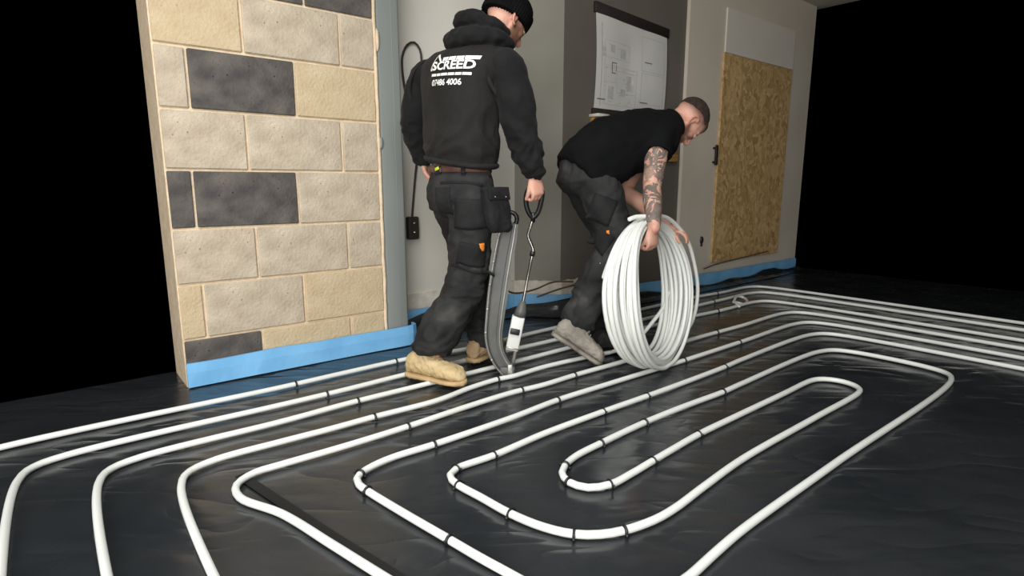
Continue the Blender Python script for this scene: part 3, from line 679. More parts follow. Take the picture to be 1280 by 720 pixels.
def hand_geo(g, wrist, dirn, palm, thumb_side, curls, spread=.0, thumb=(.6, .4), s=1.0):
    """dirn: towards the fingers; palm: the way the palm faces; thumb_side: +1/-1 along dirn x palm; returns finger tips"""
    y = V(dirn).normalized(); z = V(palm); z = (z - y * z.dot(y)).normalized(); x = y.cross(z) * thumb_side
    L_ = lambda a, b_, c: V(wrist) + (x * a + y * b_ + z * c) * s
    g.loft([(L_(0, -.02, 0), x * .027 * s, z * .020 * s), (L_(0, .005, 0), x * .029 * s, z * .018 * s), (L_(.002, .03, .001), x * .037 * s, z * .0165 * s), (L_(.001, .06, .002), x * .042 * s, z * .0155 * s), (L_(0, .085, .002), x * .041 * s, z * .0135 * s), (L_(0, .096, .002), x * .036 * s, z * .009 * s)], 16)
    g.ell((0, 0, 0), (.016 * s, .024 * s, .014 * s), Matrix.Translation(L_(.022, .035, .008)) @ Matrix((x, y, z)).transposed().to_4x4())
    tips = []
    for i, (xo, ln, r) in enumerate(((.030, .072, .0088), (.0105, .080, .0092), (-.0100, .074, .0088), (-.029, .060, .0078))):
        a = xo * spread * 8; p = L_(xo, .082, .002); pts = [L_(xo * .95, .06, .002), p]; ang = 0; c = curls[i] if hasattr(curls[i], '__len__') else (curls[i],) * 3
        for seg, fr in enumerate((.44, .31, .25)):
            ang += c[seg]; d = (y * math.cos(ang) + z * math.sin(ang)) + x * a; p = p + d.normalized() * ln * fr * s; pts.append(p)
        g.tube(pts, [r * s, r * 1.08 * s, r * s, r * .93 * s, r * .78 * s], 10, step=.005, ends=True); tips.append(pts)
    a1, a2 = thumb
    d1 = (x * math.sin(a1) + y * math.cos(a1) + z * .25).normalized(); d2 = (x * math.sin(a1 - a2) + y * math.cos(a1 - a2) + z * .55).normalized()
    p0 = L_(.024, .018, .004); p1 = p0 + d1 * .042 * s; p2 = p1 + d2 * .032 * s; p3 = p2 + (d2 + z * .3).normalized() * .024 * s
    g.tube([p0, p1, p2, p3], [.014 * s, .0115 * s, .0105 * s, .0085 * s], 10, step=.005, ends=True)
    return tips
def color_mesh(me, colf, inkf=None):
    me.color_attributes.new('col', 'FLOAT_COLOR', 'POINT')
    d = me.color_attributes['col'].data
    for i, v in enumerate(me.vertices):
        c = colf(v.co); d[i].color = (c[0], c[1], c[2], 1)
    me.attributes.new('ink', 'FLOAT', 'POINT')
    d = me.attributes['ink'].data
    for i, v in enumerate(me.vertices): d[i].value = inkf(v.co) if inkf else 0
def mixc(a, b_, t):
    t = max(0, min(1, t)); return tuple(a[k] + (b_[k] - a[k]) * t for k in range(3))
def sm(a, b_, x):
    t = max(0, min(1, (x - a) / (b_ - a))); return t * t * (3 - 2 * t)
def boot(parent, heel, toe, up, m, msole, shaft_top, L_=.295, shaft_r=.058, name='boot'):
    """heel, toe: sole points; the boot is one upper with its sole, laces and collar as its pieces"""
    y = (V(toe) - V(heel)).normalized(); z = (V(up) - y * V(up).dot(y)).normalized(); x = y.cross(z); L_ = (V(toe) - V(heel)).length
    at = lambda a, b_, c: V(heel) + x * a + y * (b_ * L_) + z * c
    prof = [(.0, .026, .07), (.04, .036, .105), (.15, .043, .128), (.3, .044, .130), (.42, .045, .118), (.55, .049, .100), (.68, .054, .088), (.8, .055, .082), (.9, .049, .074), (.97, .034, .058), (1.0, .018, .042)]
    g = G(); g.loft([(at(0, q, .018 + (h - .018) / 2), x * w_, z * (h - .018) / 2) for (q, w_, h) in prof], 22, ex=2.6)
    a0 = at(0, .22, .06); top = V(shaft_top)
    g.tube([a0, a0.lerp(top, .5), top], [.050, .052, shaft_r], 18, ends=False)
    sd = random.random() * 9
    me = remesh(g, .006, 5, folds(sd, .006, 24))
    o = link(name, me, m, parent)
    g = G(); g.loft([(at(0, q, .010), x * (w_ + .005), z * .0115) for (q, w_, h) in [(-.012, .02, 0)] + [(q * 1.01, w_, h) for (q, w_, h) in prof] + [(1.025, .012, 0)]], 18, ex=3.5)
    for q in (.1, .2, .3, .6, .7, .8, .9): g.box(at(0, q, .001), x * .036, y * .008, z * .004)
    link('sole', g.mesh(), msole, o)
    for q, h in ((.36, .128), (.43, .120), (.50, .110), (.57, .102)):
        link('lace', G().tube([at(-.026, q, h - .012), at(-.010, q + .01, h + .001), at(.010, q + .01, h + .001), at(.026, q, h - .012)], .0028, 6, step=.006).mesh(), m, o)
    g = G(); t = (top - a0).normalized(); g.tube([top - t * .018, top - t * .004, top + t * .004], [shaft_r * 1.0, shaft_r * 1.06, shaft_r * 1.02], 18)
    link('collar', g.mesh(), m, o)
    return o

SKIN = srgb(208, 164, 142); FLUSH = srgb(202, 138, 120); BEARD = srgb(112, 80, 62); HAIRC = srgb(48, 36, 30)
# ============ person 1: walking man, seen from behind
az = math.radians(48); F1 = V((math.sin(az), math.cos(az), 0)); R1 = V((math.cos(az), -math.sin(az), 0))
pel = P(578, 232, 2.68)
sr_heel, sr_toe = FLR(511, 468, .016), FLR(580, 481, .016)
base1 = V((pel.x, pel.y, 0))
man1 = thing('person', 'man in black beanie, printed black gilet and dark work trousers walking away with a tool', 'person', base1)
hipR, hipL = pel + R1 * .088 - Z * .03, pel - R1 * .088 - Z * .03
kneeR, kneeL = P(583, 350, 2.60), P(592, 345, 2.86)
ankR, ankL = P(541, 446, 2.545), P(606, 428, 2.84)
chest = P(583, 110, 2.70); neck0 = P(602, 62, 2.72); neck1 = P(622, 38, 2.73)
shR, shL = chest + R1 * .185 + Z * .09, chest - R1 * .185 + Z * .09
shR = P(632, 84, 2.575); shL = P(531, 101, 2.865)
elR, elL = P(650, 158, 2.55), P(519, 152, 2.89)
wrR, wrL = P(668, 216, 2.575), P(529, 196, 2.94)
hc1 = P(633, 27, 2.745)
haz = math.radians(52); hpi = .62; hf = V((math.sin(haz) * math.cos(hpi), math.cos(haz) * math.cos(hpi), -math.sin(hpi)))
H1 = frame(hc1, hf, Z)
g = G(); head_geo(g, H1)
g.tube([chest, neck0, neck1, H1 @ V((0, -.025, -.03))], [.05, .060, .058, .058], 16, step=.02, ends=True)
g.tube([pel, P(580, 170, 2.69), chest + F1 * .02, chest + Z * .03 + F1 * .02], [.10, .085, .085, .06], 16, step=.03, ends=True)
g.tube([chest + R1 * .03, shR, elR, wrR], [.04, .048, .040, .028], 14, step=.02, ends=True); g.tube([chest - R1 * .03, shL, elL, wrL], [.04, .048, .040, .028], 14, step=.02, ends=True)
g.tube([pel, hipR, kneeR, ankR, ankR - Z * .03], [.08, .075, .052, .036, .036], 14, step=.03, ends=True); g.tube([pel, hipL, kneeL, ankL, ankL - Z * .03], [.08, .075, .052, .036, .036], 14, step=.03, ends=True)
gc = T(668, 232, -.05)
hd_dir = (P(674, 246, 2.565) - wrR); 
hand_geo(g, wrR + hd_dir.normalized() * .012, hd_dir, V((-.55, .75, -.1)), -1, [(.55, 1.0, .8), (.6, 1.05, .8), (.6, 1.05, .8), (.65, 1.0, .8)], thumb=(.35, .2), s=.92)
hand_geo(g, wrL + V((.0, .01, -.012)), V((.25, .35, -.9)), V((.6, -.3, 0)), 1, [.4, .45, .45, .5], thumb=(.5, .3), s=.92)
me = remesh(g, .0045, 2)
H1i = H1.inverted()
def col1(c):
    q = H1i @ c
    if q.length > .17 or q.z < -.14:
        return mixc(SKIN, FLUSH, .45 + noise.noise(c * 30) * .5)
    b_ = sm(.0, .03, q.y - .012) * sm(-.035, -.06, q.z + max(0, .02 - abs(q.x)) * .2) * .95
    b_ = max(b_, sm(-.004, .016, q.y) * sm(.012, -.02, q.z) * sm(.035, .052, abs(q.x)) * .95)
    return mixc(mixc(SKIN, FLUSH, .5 * sm(.05, .08, abs(q.x)) + .3), BEARD, b_)
color_mesh(me, col1)
body1 = link('body', me, 'skin', man1)
for q in (-1, 1):
    e_ = link('eye', remesh(G().ell((.033 * q, .076, .001), (.013, .013, .012), H1), .003, 1), 'eye', man1)
    link('iris', remesh(G().ell((.033 * q, .0875, -.004), (.006, .003, .006), H1), .0015, 1), 'iris', e_)
# trousers
g = G()
wv = lambda amp, fz, seed: (lambda c: amp * noise.noise(V((c.x * 7 + seed, c.y * 7, c.z * fz + c.x * 14))))
g.loft([(pel + Z * .085 - F1 * .012, R1 * .155, F1 * .112), (pel + Z * .05 - F1 * .01, R1 * .164, F1 * .122), (pel - F1 * .012, R1 * .176, F1 * .138), (pel - Z * .06 - F1 * .014, R1 * .180, F1 * .142), (pel - Z * .11 - F1 * .008, R1 * .17, F1 * .128), (pel - Z * .14, R1 * .13, F1 * .09)], 28)
g.tube([hipR - Z * .02, hipR.lerp(kneeR, .45) + V((.0, -.005, 0)), kneeR, kneeR.lerp(ankR, .5) - F1 * .012, ankR + Z * .05, ankR + Z * .022 - F1 * .004], [.110, .100, .090, .094, .090, .084], 22, step=.02, wr=wv(.09, 16, 1))
g.tube([hipL - Z * .02, hipL.lerp(kneeL, .45), kneeL, kneeL.lerp(ankL, .5) - F1 * .012, ankL + Z * .02, ankL - Z * .005], [.108, .098, .086, .086, .084, .080], 22, step=.02, wr=wv(.09, 16, 4))
fo = folds(2, .016, 11, 1.25)
low = lambda c: .45 + .8 * sm(.75, .2, c.z)
tr1 = link('work_trousers', remesh(g, .0075, 3, lambda c, n: fo(c, n) * low(c)), 'trouser', man1)
bvT1 = BVHTree.FromPolygons([v.co + wloc(man1) for v in tr1.data.vertices], [p.vertices[:] for p in tr1.data.polygons])
# parts laid on the cloth, found by looking along a direction onto it
def patch(bv, px_, w_, h_, th, name, m, parent, rot=0.0, bulge=.004, depth=None, n_=8):
    """a stitched-on patch that follows the surface: corners run in the surface, real thickness"""
    o = V((0, 0, CAM_H)); d = ray(*px_).normalized(); hit, nn, _, _ = bv.ray_cast(o, d)
    if hit is None: return None
    nn = nn if nn.dot(d) < 0 else -nn
    xx = Z.cross(nn).normalized(); yy = nn.cross(xx).normalized(); cr, srr = math.cos(rot), math.sin(rot); ax_ = xx * cr + yy * srr; ay_ = yy * cr - xx * srr
    g = G(); last = 0
    for layer in (th, -.004):
        for j in range(n_ + 1):
            for i in range(n_ + 1):
                a = (i / n_ - .5) * 2; b_ = (j / n_ - .5) * 2
                q = hit + ax_ * (a * w_ / 2) + ay_ * (b_ * h_ / 2)
                h2, _, _, _ = bv.ray_cast(q + nn * .15, -nn, .3)
                if h2 is None: h2 = q
                k_ = (h2 - q).dot(nn); k_ = max(-.03, min(.03, k_))
                g.v.append(q + nn * (k_ + (layer + bulge * (1 - a ** 4) * (1 - b_ ** 4) if layer > 0 else layer)))
    S = (n_ + 1) ** 2
    for j in range(n_):
        for i in range(n_):
            a = j * (n_ + 1) + i; g.f.append((a, a + 1, a + n_ + 2, a + n_ + 1)); g.f.append((S + a, S + a + n_ + 1, S + a + n_ + 2, S + a + 1))
    ring = [i for i in range(n_ + 1)] + [j * (n_ + 1) + n_ for j in range(1, n_ + 1)] + [n_ * (n_ + 1) + i for i in range(n_ - 1, -1, -1)] + [j * (n_ + 1) for j in range(n_ - 1, 0, -1)]
    for a, b_ in zip(ring, ring[1:] + ring[:1]): g.f.append((a, S + a, S + b_, b_))
    return link(name, g.mesh(), m, parent)
patch(bvT1, (590, 268), .16, .13, .004, 'back_pocket', 'pocket', tr1, -.05, .006)
patch(bvT1, (554, 252), .085, .12, .004, 'back_pocket', 'pocket', tr1, .05, .006)
patch(bvT1, (575, 228), .19, .012, .003, 'yoke_seam', 'pocket', tr1, .0, .001)
patch(bvT1, (602, 309), .026, .034, .007, 'orange_tag', 'orange', tr1, .05, .001)
patch(bvT1, (592, 320), .13, .10, .004, 'thigh_pocket', 'pocket', tr1, -.1, .005)
patch(bvT1, (592, 340), .20, .012, .003, 'knee_seam', 'pocket', tr1, -.25, .002)
# holster pocket on the right hip
hp = P(621, 262, 2.50); dn = (P(626, 290, 2.50) - P(618, 236, 2.50)).normalized()
pk = link('holster_pocket', remesh(joined_g := G().loft([(hp - dn * .098, R1 * .024, F1 * .058), (hp - dn * .09, R1 * .030, F1 * .064), (hp, R1 * .034, F1 * .066), (hp + dn * .08, R1 * .030, F1 * .060), (hp + dn * .10, R1 * .018, F1 * .050)], 20, ex=3.5), .006, 2, folds(6, .004, 20)), 'pocket', man1)
link('pocket_flap', bevbox(hp - dn * .07 + R1 * .030, R1 * .006, F1 * .058, dn * .028, .004, 2), 'pocket', pk)
for q in (-.03, .03): link('rivet', remesh(G().ell(hp - dn * .055 + R1 * .038 + F1 * q, (.004, .004, .004), n=8, m_=6), .0015, 1), 'chrome', pk)
# belt, buckle patch, undershirt
wc = pel + Z * .075 - F1 * .011
g = G(); g.loft([(wc - Z * .017, R1 * .165, F1 * .123), (wc - Z * .016, R1 * .169, F1 * .127), (wc + Z * .016, R1 * .167, F1 * .125), (wc + Z * .017, R1 * .162, F1 * .120)], 40)
belt = link('belt', g.mesh(), 'belt', man1)
bvB = BVHTree.FromPolygons([v.co + wloc(man1) for v in belt.data.vertices], [p.vertices[:] for p in belt.data.polygons])
for (x_, y_, w_, h_, m_, nm) in ((547, 211, .05, .042, 'clip', 'belt_patch'), (579, 211, .020, .046, 'pocket', 'belt_loop'), (612, 214, .018, .046, 'pocket', 'belt_loop')):
    q = patch(bvB, (x_, y_), w_, h_, .004, nm, m_, belt, 0, .001, n_=4)
q = patch(bvB, (547, 211), .030, .014, .0065, 'lime_logo', 'lime', belt, .25, .001, n_=4)
g = G(); wc2 = pel + Z * .115 - F1 * .008; g.loft([(wc2 - Z * .03, R1 * .158, F1 * .117), (wc2 + Z * .05, R1 * .162, F1 * .122)], 36)
link('undershirt', g.mesh(), 'shirt_blue', man1)
# gilet over the torso
g = G(); ax1 = neck0 - pel
def spine(t): return pel.lerp(chest, min(1, t)) if t <= 1 else chest.lerp(neck0, t - 1)
rg = [(.225, .170, .134, -.012, 0), (.34, .186, .145, -.015, 0), (.5, .192, .150, -.018, 0), (.7, .198, .150, -.018, -.004), (.85, .206, .150, -.018, -.008), (1.0, .216, .152, -.018, -.012), (1.25, .236, .154, -.018, -.024), (1.5, .244, .158, -.022, -.030), (1.68, .238, .150, -.024, -.034), (1.85, .212, .134, -.020, -.030), (2.0, .165, .108, -.008, -.014), (2.2, .10, .078, .0, 0)]
hem_tilt = lambda t: 0
RT = (R1 - Z * .09).normalized()
g.loft([(spine(t) + F1 * o_ + R1 * r_, RT * a, F1 * b_) for (t, a, b_, o_, r_) in rg], 36, ex=2.3)
f3 = folds(9, .014, 8, 1.0)
gil = link('gilet', remesh(g, .0075, 4, lambda c, n: f3(c, n) * (.5 + .9 * sm(1.25, 1.0, c.z))), 'gilet', man1)
bvG = BVHTree.FromPolygons([v.co + wloc(man1) for v in gil.data.vertices], [p.vertices[:] for p in gil.data.polygons])
hb = spine(.25) - F1 * .012
g = G(); pts = [hb + RT * (.176 * math.cos(t)) + F1 * (.137 * math.sin(t)) - Z * (.012 * math.cos(t)) for t in [2 * math.pi * k / 48 for k in range(48)]]
g.tube(pts, .0135, 10, flat=1.6, closed=True, ref=(0, 0, 1)); link('waistband', remesh(g, .006, 1, folds(5, .003, 30)), 'gilet', gil)
# hoodie sleeves and hood
g = G()
g.tube([shR - R1 * .05 + Z * .008, shR, shR.lerp(elR, .5) + R1 * .010, elR, elR.lerp(wrR, .55), wrR + (elR - wrR).normalized() * .02, wrR], [.070, .080, .080, .076, .067, .054, .048], 22, step=.018, wr=wv(.10, 18, 2), ends=True)
g.tube([shL + R1 * .05 + Z * .008, shL, shL.lerp(elL, .5) - R1 * .008, elL, elL.lerp(wrL, .55), wrL + (elL - wrL).normalized() * .02, wrL], [.070, .078, .078, .074, .066, .054, .048], 22, step=.018, wr=wv(.10, 18, 7), ends=True)
f4 = folds(13, .013, 12, 1.1)
hs = link('hoodie_sleeves', remesh(g, .0075, 3, lambda c, n: f4(c, n) * (.5 + sm(1.25, 1.0, c.z))), 'hoodie', man1)
for (wr_, el_) in ((wrR, elR), (wrL, elL)):
    t = (wr_ - el_).normalized()
    link('cuff', remesh(G().tube([wr_ - t * .035, wr_ - t * .02, wr_ + t * .008, wr_ + t * .016], [.044, .047, .045, .040], 18), .005, 1, folds(21, .003, 40)), 'hoodie', hs)
# armhole piping of the gilet
for sgn, sh_ in ((1, shR), (-1, shL)):
    c_ = sh_ - R1 * (.012 * sgn) - Z * .03; pts = [c_ + F1 * (.094 * math.cos(t)) + (Z * .112 - R1 * (.030 * sgn)) * math.sin(t) for t in [2 * math.pi * k / 40 for k in range(40)]]
    link('armhole_trim', remesh(G().tube(pts, .010, 8, closed=True), .005, 1), 'gilet', gil)
# hood lying on the shoulders
g = G()
hdR = (neck1 - neck0).normalized(); nb_ = neck0 + Z * .015
g.loft([(nb_ - Z * .035 - F1 * .01, R1 * .150, F1 * .105), (nb_ - Z * .005 - F1 * .012, R1 * .142, F1 * .108), (nb_ + Z * .03 - F1 * .008 + R1 * .004, R1 * .122, F1 * .104), (nb_ + Z * .065 + F1 * .008 + R1 * .006, R1 * .098, F1 * .094), (nb_ + Z * .085 + F1 * .014 + R1 * .008, R1 * .082, F1 * .082)], 30)
g.tube([nb_ + R1 * .135 + F1 * .05 - Z * .01, nb_ + R1 * .135 - F1 * .03 + Z * .008, nb_ + R1 * .05 - F1 * .115 + Z * .015, nb_ - R1 * .055 - F1 * .115 + Z * .012, nb_ - R1 * .13 - F1 * .03 + Z * .006, nb_ - R1 * .13 + F1 * .05 - Z * .01], [.026, .034, .042, .042, .034, .026], 16, step=.015, ends=True)
g.tube([nb_ + R1 * .105 + F1 * .05 + Z * .05, nb_ + R1 * .105 - F1 * .03 + Z * .07, nb_ + R1 * .04 - F1 * .085 + Z * .098, nb_ - R1 * .045 - F1 * .080 + Z * .094, nb_ - R1 * .10 - F1 * .01 + Z * .06], [.022, .028, .036, .036, .026], 14, step=.015, ends=True)
link('hood', remesh(g, .0065, 3, folds(17, .009, 16)), 'hoodie', man1)
# beanie
g = G(); tilt = .20
def bn(z_, r_, b_, oy=0): return (H1 @ V((0, -.012 + oy, z_ + .004)), (H1.to_3x3() @ V((r_, 0, 0))), (H1.to_3x3() @ V((0, b_, b_ * tilt))))
g.loft([bn(.008, .083, .106), bn(.014, .0875, .110), bn(.060, .088, .111), bn(.070, .083, .106), bn(.090, .076, .097), bn(.112, .062, .078), bn(.130, .040, .050), bn(.139, .012, .016)], 36)
bea = link('beanie', remesh(g, .005, 3, lambda c, n: .0025 * math.sin(math.atan2((H1i @ c).y, (H1i @ c).x) * 44) * .5 + .004 * noise.noise(c * 22)), 'beanie', man1)
g = G(); rgs = [bn(-.004, .0865, .110), bn(-.006, .0965, .116), bn(.024, .0985, .118), bn(.052, .0960, .117), bn(.056, .088, .111)]
g.loft(rgs, 36); link('turn_up', remesh(g, .005, 2, lambda c, n: .0022 * math.sin(math.atan2((H1i @ c).y, (H1i @ c).x) * 44)), 'beanie', bea)
# boots
boot(man1, sr_heel, sr_toe, Z, 'boot_tan', 'sole', ankR + V((-.005, 0, .0)), shaft_r=.062)
lh = FLR(589, 457); lh.z = .016; lt = lh + V((.12, .22, 0)).normalized() * .285
boot(man1, lh, lt, Z, 'boot_shade', 'sole', ankL + V((-.004, 0, .0)), shaft_r=.060)
# white print on the back: roof mark, name bar, lettering, number
def on_back(px0, dir_, items, name):
    """flat print wrapped onto the cloth: outlines given in metres (a right, b up) about the print's centre"""
    hit, nn, _, _ = bvG.ray_cast(V((0, 0, CAM_H)), ray(*px0).normalized())
    if hit is None: hit = chest - F1 * .15
    vd = -F1 + R1 * .10; vd.normalize(); xx = Z.cross(vd).normalized(); g = G()
    for (vs, fs) in items:
        i0 = len(g.v)
        for (a, b_) in vs:
            q = hit + xx * a + Z * (b_ - .06 * a); h2, n2, _, _ = bvG.ray_cast(q + vd * .3, -vd, .6)
            g.v.append((h2 if h2 else q) + vd * .0045)
        g.f += [tuple(i0 + k for k in f) for f in fs]
    me = bpy.data.meshes.new(name); me.from_pydata([tuple(v) for v in g.v], [], g.f); me.update()
    return link(name, me, 'print', gil, smooth=False)
def text_item(txt, size, cx, cy, bold=.0, wid=None):
    cu = bpy.data.curves.new('t', 'FONT'); cu.body = txt; cu.size = size; cu.align_x = 'CENTER'; cu.align_y = 'CENTER'; cu.offset = bold; cu.resolution_u = 3
    o = bpy.data.objects.new('t', cu); COL.objects.link(o); dg = bpy.context.evaluated_depsgraph_get(); dg.update()
    me = bpy.data.meshes.new_from_object(o.evaluated_get(dg)); bpy.data.objects.remove(o)
    bm = bmesh.new(); bm.from_mesh(me); bmesh.ops.triangulate(bm, faces=bm.faces[:])
    for _ in range(3):
        ed = [e for e in bm.edges if e.calc_length() > .012]
        if ed: bmesh.ops.subdivide_edges(bm, edges=ed, cuts=1); bmesh.ops.triangulate(bm, faces=bm.faces[:])
    bm.verts.index_update(); xs = [v.co.x for v in bm.verts]; k = (wid / (max(xs) - min(xs))) if wid else 1
    it = ([(v.co.x * k + cx, v.co.y + cy) for v in bm.verts], [tuple(v.index for v in f.verts) for f in bm.faces]); bm.free(); return it
def quad(a0, b0, a1, b1, n_=8):
    vs = [(a0 + (a1 - a0) * i / n_, b_) for b_ in (b0, b1) for i in range(n_ + 1)]
    return (vs, [(i, i + 1, n_ + 2 + i, n_ + 1 + i) for i in range(n_)])
def line_(p, q, t):
    d = V((q[0] - p[0], q[1] - p[1])); n_ = V((-d.y, d.x)).normalized() * t / 2
    K = 8; mid_ = [(p[0] + d.x * k / K, p[1] + d.y * k / K) for k in range(K + 1)]
    vs = [(m_[0] + n_.x, m_[1] + n_.y) for m_ in mid_] + [(m_[0] - n_.x, m_[1] - n_.y) for m_ in mid_]
    return (vs, [(k, k + 1, K + 2 + k, K + 1 + k) for k in range(K)])
LOGO = [line_((-.128, -.022), (-.098, .046), .008), line_((-.098, .046), (-.068, .010), .008), line_((-.128, -.022), (-.114, -.022), .008),
        quad(-.062, .014, -.026, .030), quad(-.022, .014, .018, .030), quad(.022, .014, .058, .030), quad(.062, .014, .122, .030),
        text_item('SCREED', .050, -.002, -.008, .0016, .225)]
for k, (a, b_) in enumerate(((-.112, -.082), (-.078, -.052), (-.048, -.010), (-.006, .026), (.030, .060), (.064, .098))): LOGO.append(quad(a, -.050, b_, -.039, 4))
on_back((564, 79), 0, LOGO, 'printed_logo')
on_back((556, 103), 0, [text_item('07486 4006', .036, 0, 0, .0008, .165)], 'printed_number')

# ============ person 2: man bending to hold the coil
az = math.radians(68); F2 = V((math.sin(az), math.cos(az), 0)); R2 = V((math.cos(az), -math.sin(az), 0))
pel2 = P(734, 212, 2.98)
man2 = thing('person', 'man in black t-shirt with tattooed arm bending over to hold the pipe coil', 'person', V((pel2.x, pel2.y, 0)))
hR, hL = pel2 + R2 * .088, pel2 - R2 * .088
kR, kL = P(768, 305, 2.86), P(772, 315, 3.10)
aR, aL = P(724, 402, 2.83), P(757, 415, 3.10)
st = P(812, 172, 3.08)                      # between the shoulder blades' front, chest centre
mid = P(770, 183, 3.03)
nk0 = P(838, 156, 3.12); nk1 = P(852, 156, 3.14)
s2R = P(823, 174, 2.94); s2L = P(812, 172, 3.27)
e2R, w2R = P(815, 236, 2.80), P(817.5, 283, 2.655)
e2L, w2L = P(783, 238, 3.18), P(832, 282, 2.96)
hc2 = P(859.5, 152, 3.155)
hf2 = V((.30, .12, -.94)).normalized(); H2 = frame(hc2, hf2, V((.94, .10, .32)))
g = G(); head_geo(g, H2)
g.tube([st, nk0, nk1, H2 @ V((0, -.03, -.02))], [.085, .068, .062, .06], 16, step=.02, ends=True)
g.tube([pel2, mid, st], [.11, .105, .11], 16, step=.03, ends=True)
g.tube([st + R2 * .05, s2R, s2R.lerp(e2R, .5), e2R, e2R.lerp(w2R, .35), w2R, w2R + (w2R - e2R).normalized() * .01], [.055, .058, .054, .044, .046, .030, .029], 16, step=.015, ends=True)
g.tube([st - R2 * .05, s2L, s2L.lerp(e2L, .5), e2L, e2L.lerp(w2L, .35), w2L], [.055, .058, .052, .042, .044, .029], 16, step=.015, ends=True)
g.tube([pel2, hR, kR, aR], [.08, .078, .054, .038], 14, step=.03, ends=True); g.tube([pel2, hL, kL, aL], [.08, .078, .054, .038], 14, step=.03, ends=True)
hd2 = P(816, 312, 2.655) - w2R
hand_geo(g, w2R, hd2, -cw + cv * .25, -1, [(.5, 1.15, .9), (.55, 1.2, .9), (.55, 1.2, .9), (.6, 1.2, .9)], thumb=(.25, .1), s=.96)
hand_geo(g, w2L, V((.8, -.25, -.25)), V((.1, .2, -1)), -1, [(.35, .5, .4), (.35, .5, .4), (.4, .55, .4), (.45, .6, .4)], thumb=(.6, .3), s=.96)
me = remesh(g, .0045, 2); H2i = H2.inverted()
def col2(c):
    q = H2i @ c
    if q.length > .17 or q.z < -.15: return mixc(SKIN, FLUSH, .35 + noise.noise(c * 25) * .6)
    base = mixc(SKIN, FLUSH, .35 + .4 * sm(.06, .085, abs(q.x)))
    fade = sm(.005, .075, q.z + max(0, -q.y) * .45) * sm(.088, .070, q.y - max(0, q.z - .05) * .3)
    b_ = max(sm(.02, .05, q.y) * sm(-.040, -.062, q.z) * .9, sm(-.004, .016, q.y) * sm(.0, -.035, q.z) * sm(.035, .050, abs(q.x)) * .85)
    lip = sm(.083, .092, q.y) * sm(.012, .006, abs(q.z + .066)) * sm(.024, .016, abs(q.x))
    brow = sm(.074, .082, q.y) * sm(.009, .004, abs(q.z - .022)) * sm(.012, .018, abs(q.x)) * .8
    c_ = mixc(base, HAIRC, fade * .92); c_ = mixc(c_, BEARD, b_); c_ = mixc(c_, srgb(170, 96, 90), lip); return mixc(c_, HAIRC, brow)
def ink2(c):
    best = 0
    for (a, b_) in ((s2R, e2R), (e2R, w2R)):
        t = max(0, min(1, (c - a).dot(b_ - a) / (b_ - a).length_squared)); d = (c - a.lerp(b_, t)).length
        if d < .075: best = 1
    t = (c - e2R).dot((w2R - e2R).normalized())
    if best and t > (w2R - e2R).length - .006: best = max(0, .35 - (t - (w2R - e2R).length) * 6)
    if best and t < 0:   # bare skin towards the crook of the arm
        best *= sm(.012, -.02, (c - e2R).dot(-R2 * .2 - F2)) * .3 + .7 * sm(.0, .02, abs(t) - .0) if t > -.09 else 1
    return best
color_mesh(me, col2, ink2)
link('body', me, 'skin', man2)
for q in (-1, 1):
    e_ = link('eye', remesh(G().ell((.033 * q, .076, .001), (.013, .013, .012), H2), .003, 1), 'eye', man2)
    link('iris', remesh(G().ell((.033 * q, .0875, -.005), (.006, .003, .006), H2), .0015, 1), 'iris', e_)
# cropped hair on the crown
g = G(); g.ell((0, -.018, .030), (.0775, .0995, .0915), H2, 32, 20)
me = remesh(g, .004, 1)
bm = bmesh.new(); bm.from_mesh(me)
kill = []
for v in bm.verts:
    q = H2i @ v.co
    edge = .060 - max(0, -q.y - .01) * .62 + .006 * noise.noise(v.co * 40)
    front = .079 + .004 * noise.noise(v.co * 50)
    if q.z < edge or q.y > front: kill.append(v)
bmesh.ops.delete(bm, geom=kill, context='VERTS')
bm.to_mesh(me); bm.free()
me.update(); bm = bmesh.new(); bm.from_mesh(me); bmesh.ops.solidify(bm, geom=bm.faces[:], thickness=.006); bm.to_mesh(me); bm.free()
for v in me.vertices: v.co += (v.co - hc2).normalized() * (.0018 * noise.noise(v.co * 160) + .0015)
link('hair', me, 'hair', man2)
# trousers
g = G(); bx_ = (mid - pel2).normalized(); upT = (bx_ * .65 + Z * .55).normalized(); fT = R2.cross(upT); fT = fT if fT.dot(F2) > 0 else -fT
g.loft([(pel2 + upT * .08, R2 * .145, fT * .105), (pel2 + upT * .04, R2 * .155, fT * .115), (pel2 - Z * .01 - F2 * .004, R2 * .170, fT * .138), (pel2 - Z * .06 - F2 * .012, R2 * .178, F2 * .142), (pel2 - Z * .12, R2 * .15, F2 * .115)], 28)
g.tube([hR - Z * .05, hR.lerp(kR, .45), kR, kR.lerp(aR, .45) , aR + Z * .02, aR + (aR - kR).normalized() * .02], [.102, .102, .092, .090, .088, .082], 22, step=.02, wr=wv(.09, 16, 3))
g.tube([hL - Z * .01, hL.lerp(kL, .45), kL, kL.lerp(aL, .45), aL + Z * .02, aL - Z * .02], [.112, .105, .092, .088, .086, .082], 22, step=.02, wr=wv(.09, 16, 9))
f5 = folds(23, .017, 11, 1.1)
tr2 = link('work_trousers', remesh(g, .0075, 3, lambda c, n: f5(c, n) * (.5 + .7 * sm(.8, .2, c.z))), 'trouser', man2)
bvT2 = BVHTree.FromPolygons([v.co + wloc(man2) for v in tr2.data.vertices], [p.vertices[:] for p in tr2.data.polygons])
patch(bvT2, (752, 262), .12, .13, .005, 'thigh_pocket', 'pocket', tr2, -.35, .008)
patch(bvT2, (722, 242), .07, .10, .004, 'back_pocket', 'pocket', tr2, -.2, .006)
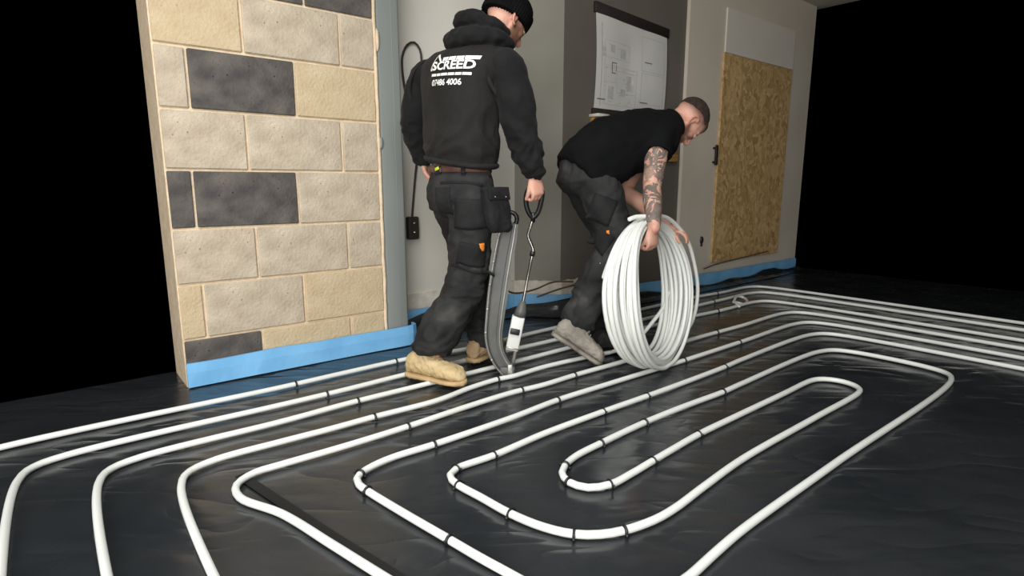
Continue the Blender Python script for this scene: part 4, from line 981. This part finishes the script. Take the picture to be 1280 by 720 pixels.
patch(bvT2, (760, 291), .014, .022, .003, 'orange_tag', 'orange', tr2, .1, .001)
patch(bvT2, (740, 208), .05, .05, .006, 'belt_pouch', 'pocket', tr2, -.1, .004, n_=5)
patch(bvT2, (750, 300), .12, .10, .004, 'knee_pad_pocket', 'pocket', tr2, -.5, .008)
patch(bvT2, (750, 329), .008, .008, .003, 'stud', 'chrome', tr2, 0, .001, n_=3)
# t-shirt
g = G(); d1 = (mid - pel2).normalized(); d2 = (st - mid).normalized(); d3 = (nk0 - st).normalized()
def ringT(c, d, a, b_): y_ = R2.cross(d).normalized(); return (c, (R2 - d * R2.dot(d)).normalized() * a, y_ * b_)
back = V((0, 0, 1))
g.loft([ringT(pel2 - d1 * .075 + Z * .004, d1, .168, .128), ringT(pel2 - d1 * .05 + Z * .006, d1, .182, .148), ringT(pel2 + d1 * .01 + Z * .008, d1, .197, .162), ringT(pel2.lerp(mid, .55) + Z * .008, d1, .196, .168), ringT(mid, d1, .192, .172), ringT(mid.lerp(st, .5), d2, .198, .162), ringT(st, d2, .200, .148), ringT(st + d2 * .06, d2, .180, .125), ringT(nk0 - d3 * .03, d3, .120, .095), ringT(nk0 + d3 * .015, d3, .078, .076)], 34, ex=2.2)
for (sh_, el_, sg) in ((s2R, e2R, 1), (s2L, e2L, -1)):
    t = (el_ - sh_).normalized(); g.tube([st + R2 * (.10 * sg), sh_ - t * .02, sh_ + t * .03, sh_ + t * .085], [.085, .088, .076, .072], 20, step=.02, ends=False)
# cloth sagging below the belly
g.ell(mid - Z * .10 + F2 * .02, (.10, .12, .07)); g.ell(mid.lerp(pel2, .3) - Z * .075 + F2 * .08, (.07, .11, .06))
f6 = folds(31, .011, 9, 1.0)
tee = link('t_shirt', remesh(g, .0075, 4, f6), 'tee', man2)
link('neckband', remesh(G().tube([nk0 + d3 * .02 + (R2 * math.cos(t) + R2.cross(d3) * math.sin(t)) * .074 for t in [2 * math.pi * k / 30 for k in range(30)]], .008, 8, closed=True), .004, 1), 'tee', tee)
t = (e2R - s2R).normalized(); c_ = s2R + t * .088; xr = t.cross(F2).normalized(); yr = t.cross(xr)
link('sleeve_hem', remesh(G().tube([c_ + xr * (.073 * math.cos(k)) + yr * (.073 * math.sin(k)) for k in [2 * math.pi * q / 30 for q in range(30)]], .006, 8, closed=True), .004, 1), 'tee', tee)
# boots: the trailing foot up on its toes, the other flat
toe2 = FLR(749, 457) + Z * .004; heel2 = P(692, 419, 2.80)
hv = (heel2 - toe2).normalized() * .285; boot(man2, toe2 + hv, toe2, V((.45, 0, .9)), 'boot_grey', 'sole_grey', aR + V((.0, 0, .0)), shaft_r=.060)
lh2 = FLR(741, 441); boot(man2, lh2, lh2 + V((.27, .07, 0)), Z, 'boot_black', 'boot_black', aL, shaft_r=.060)
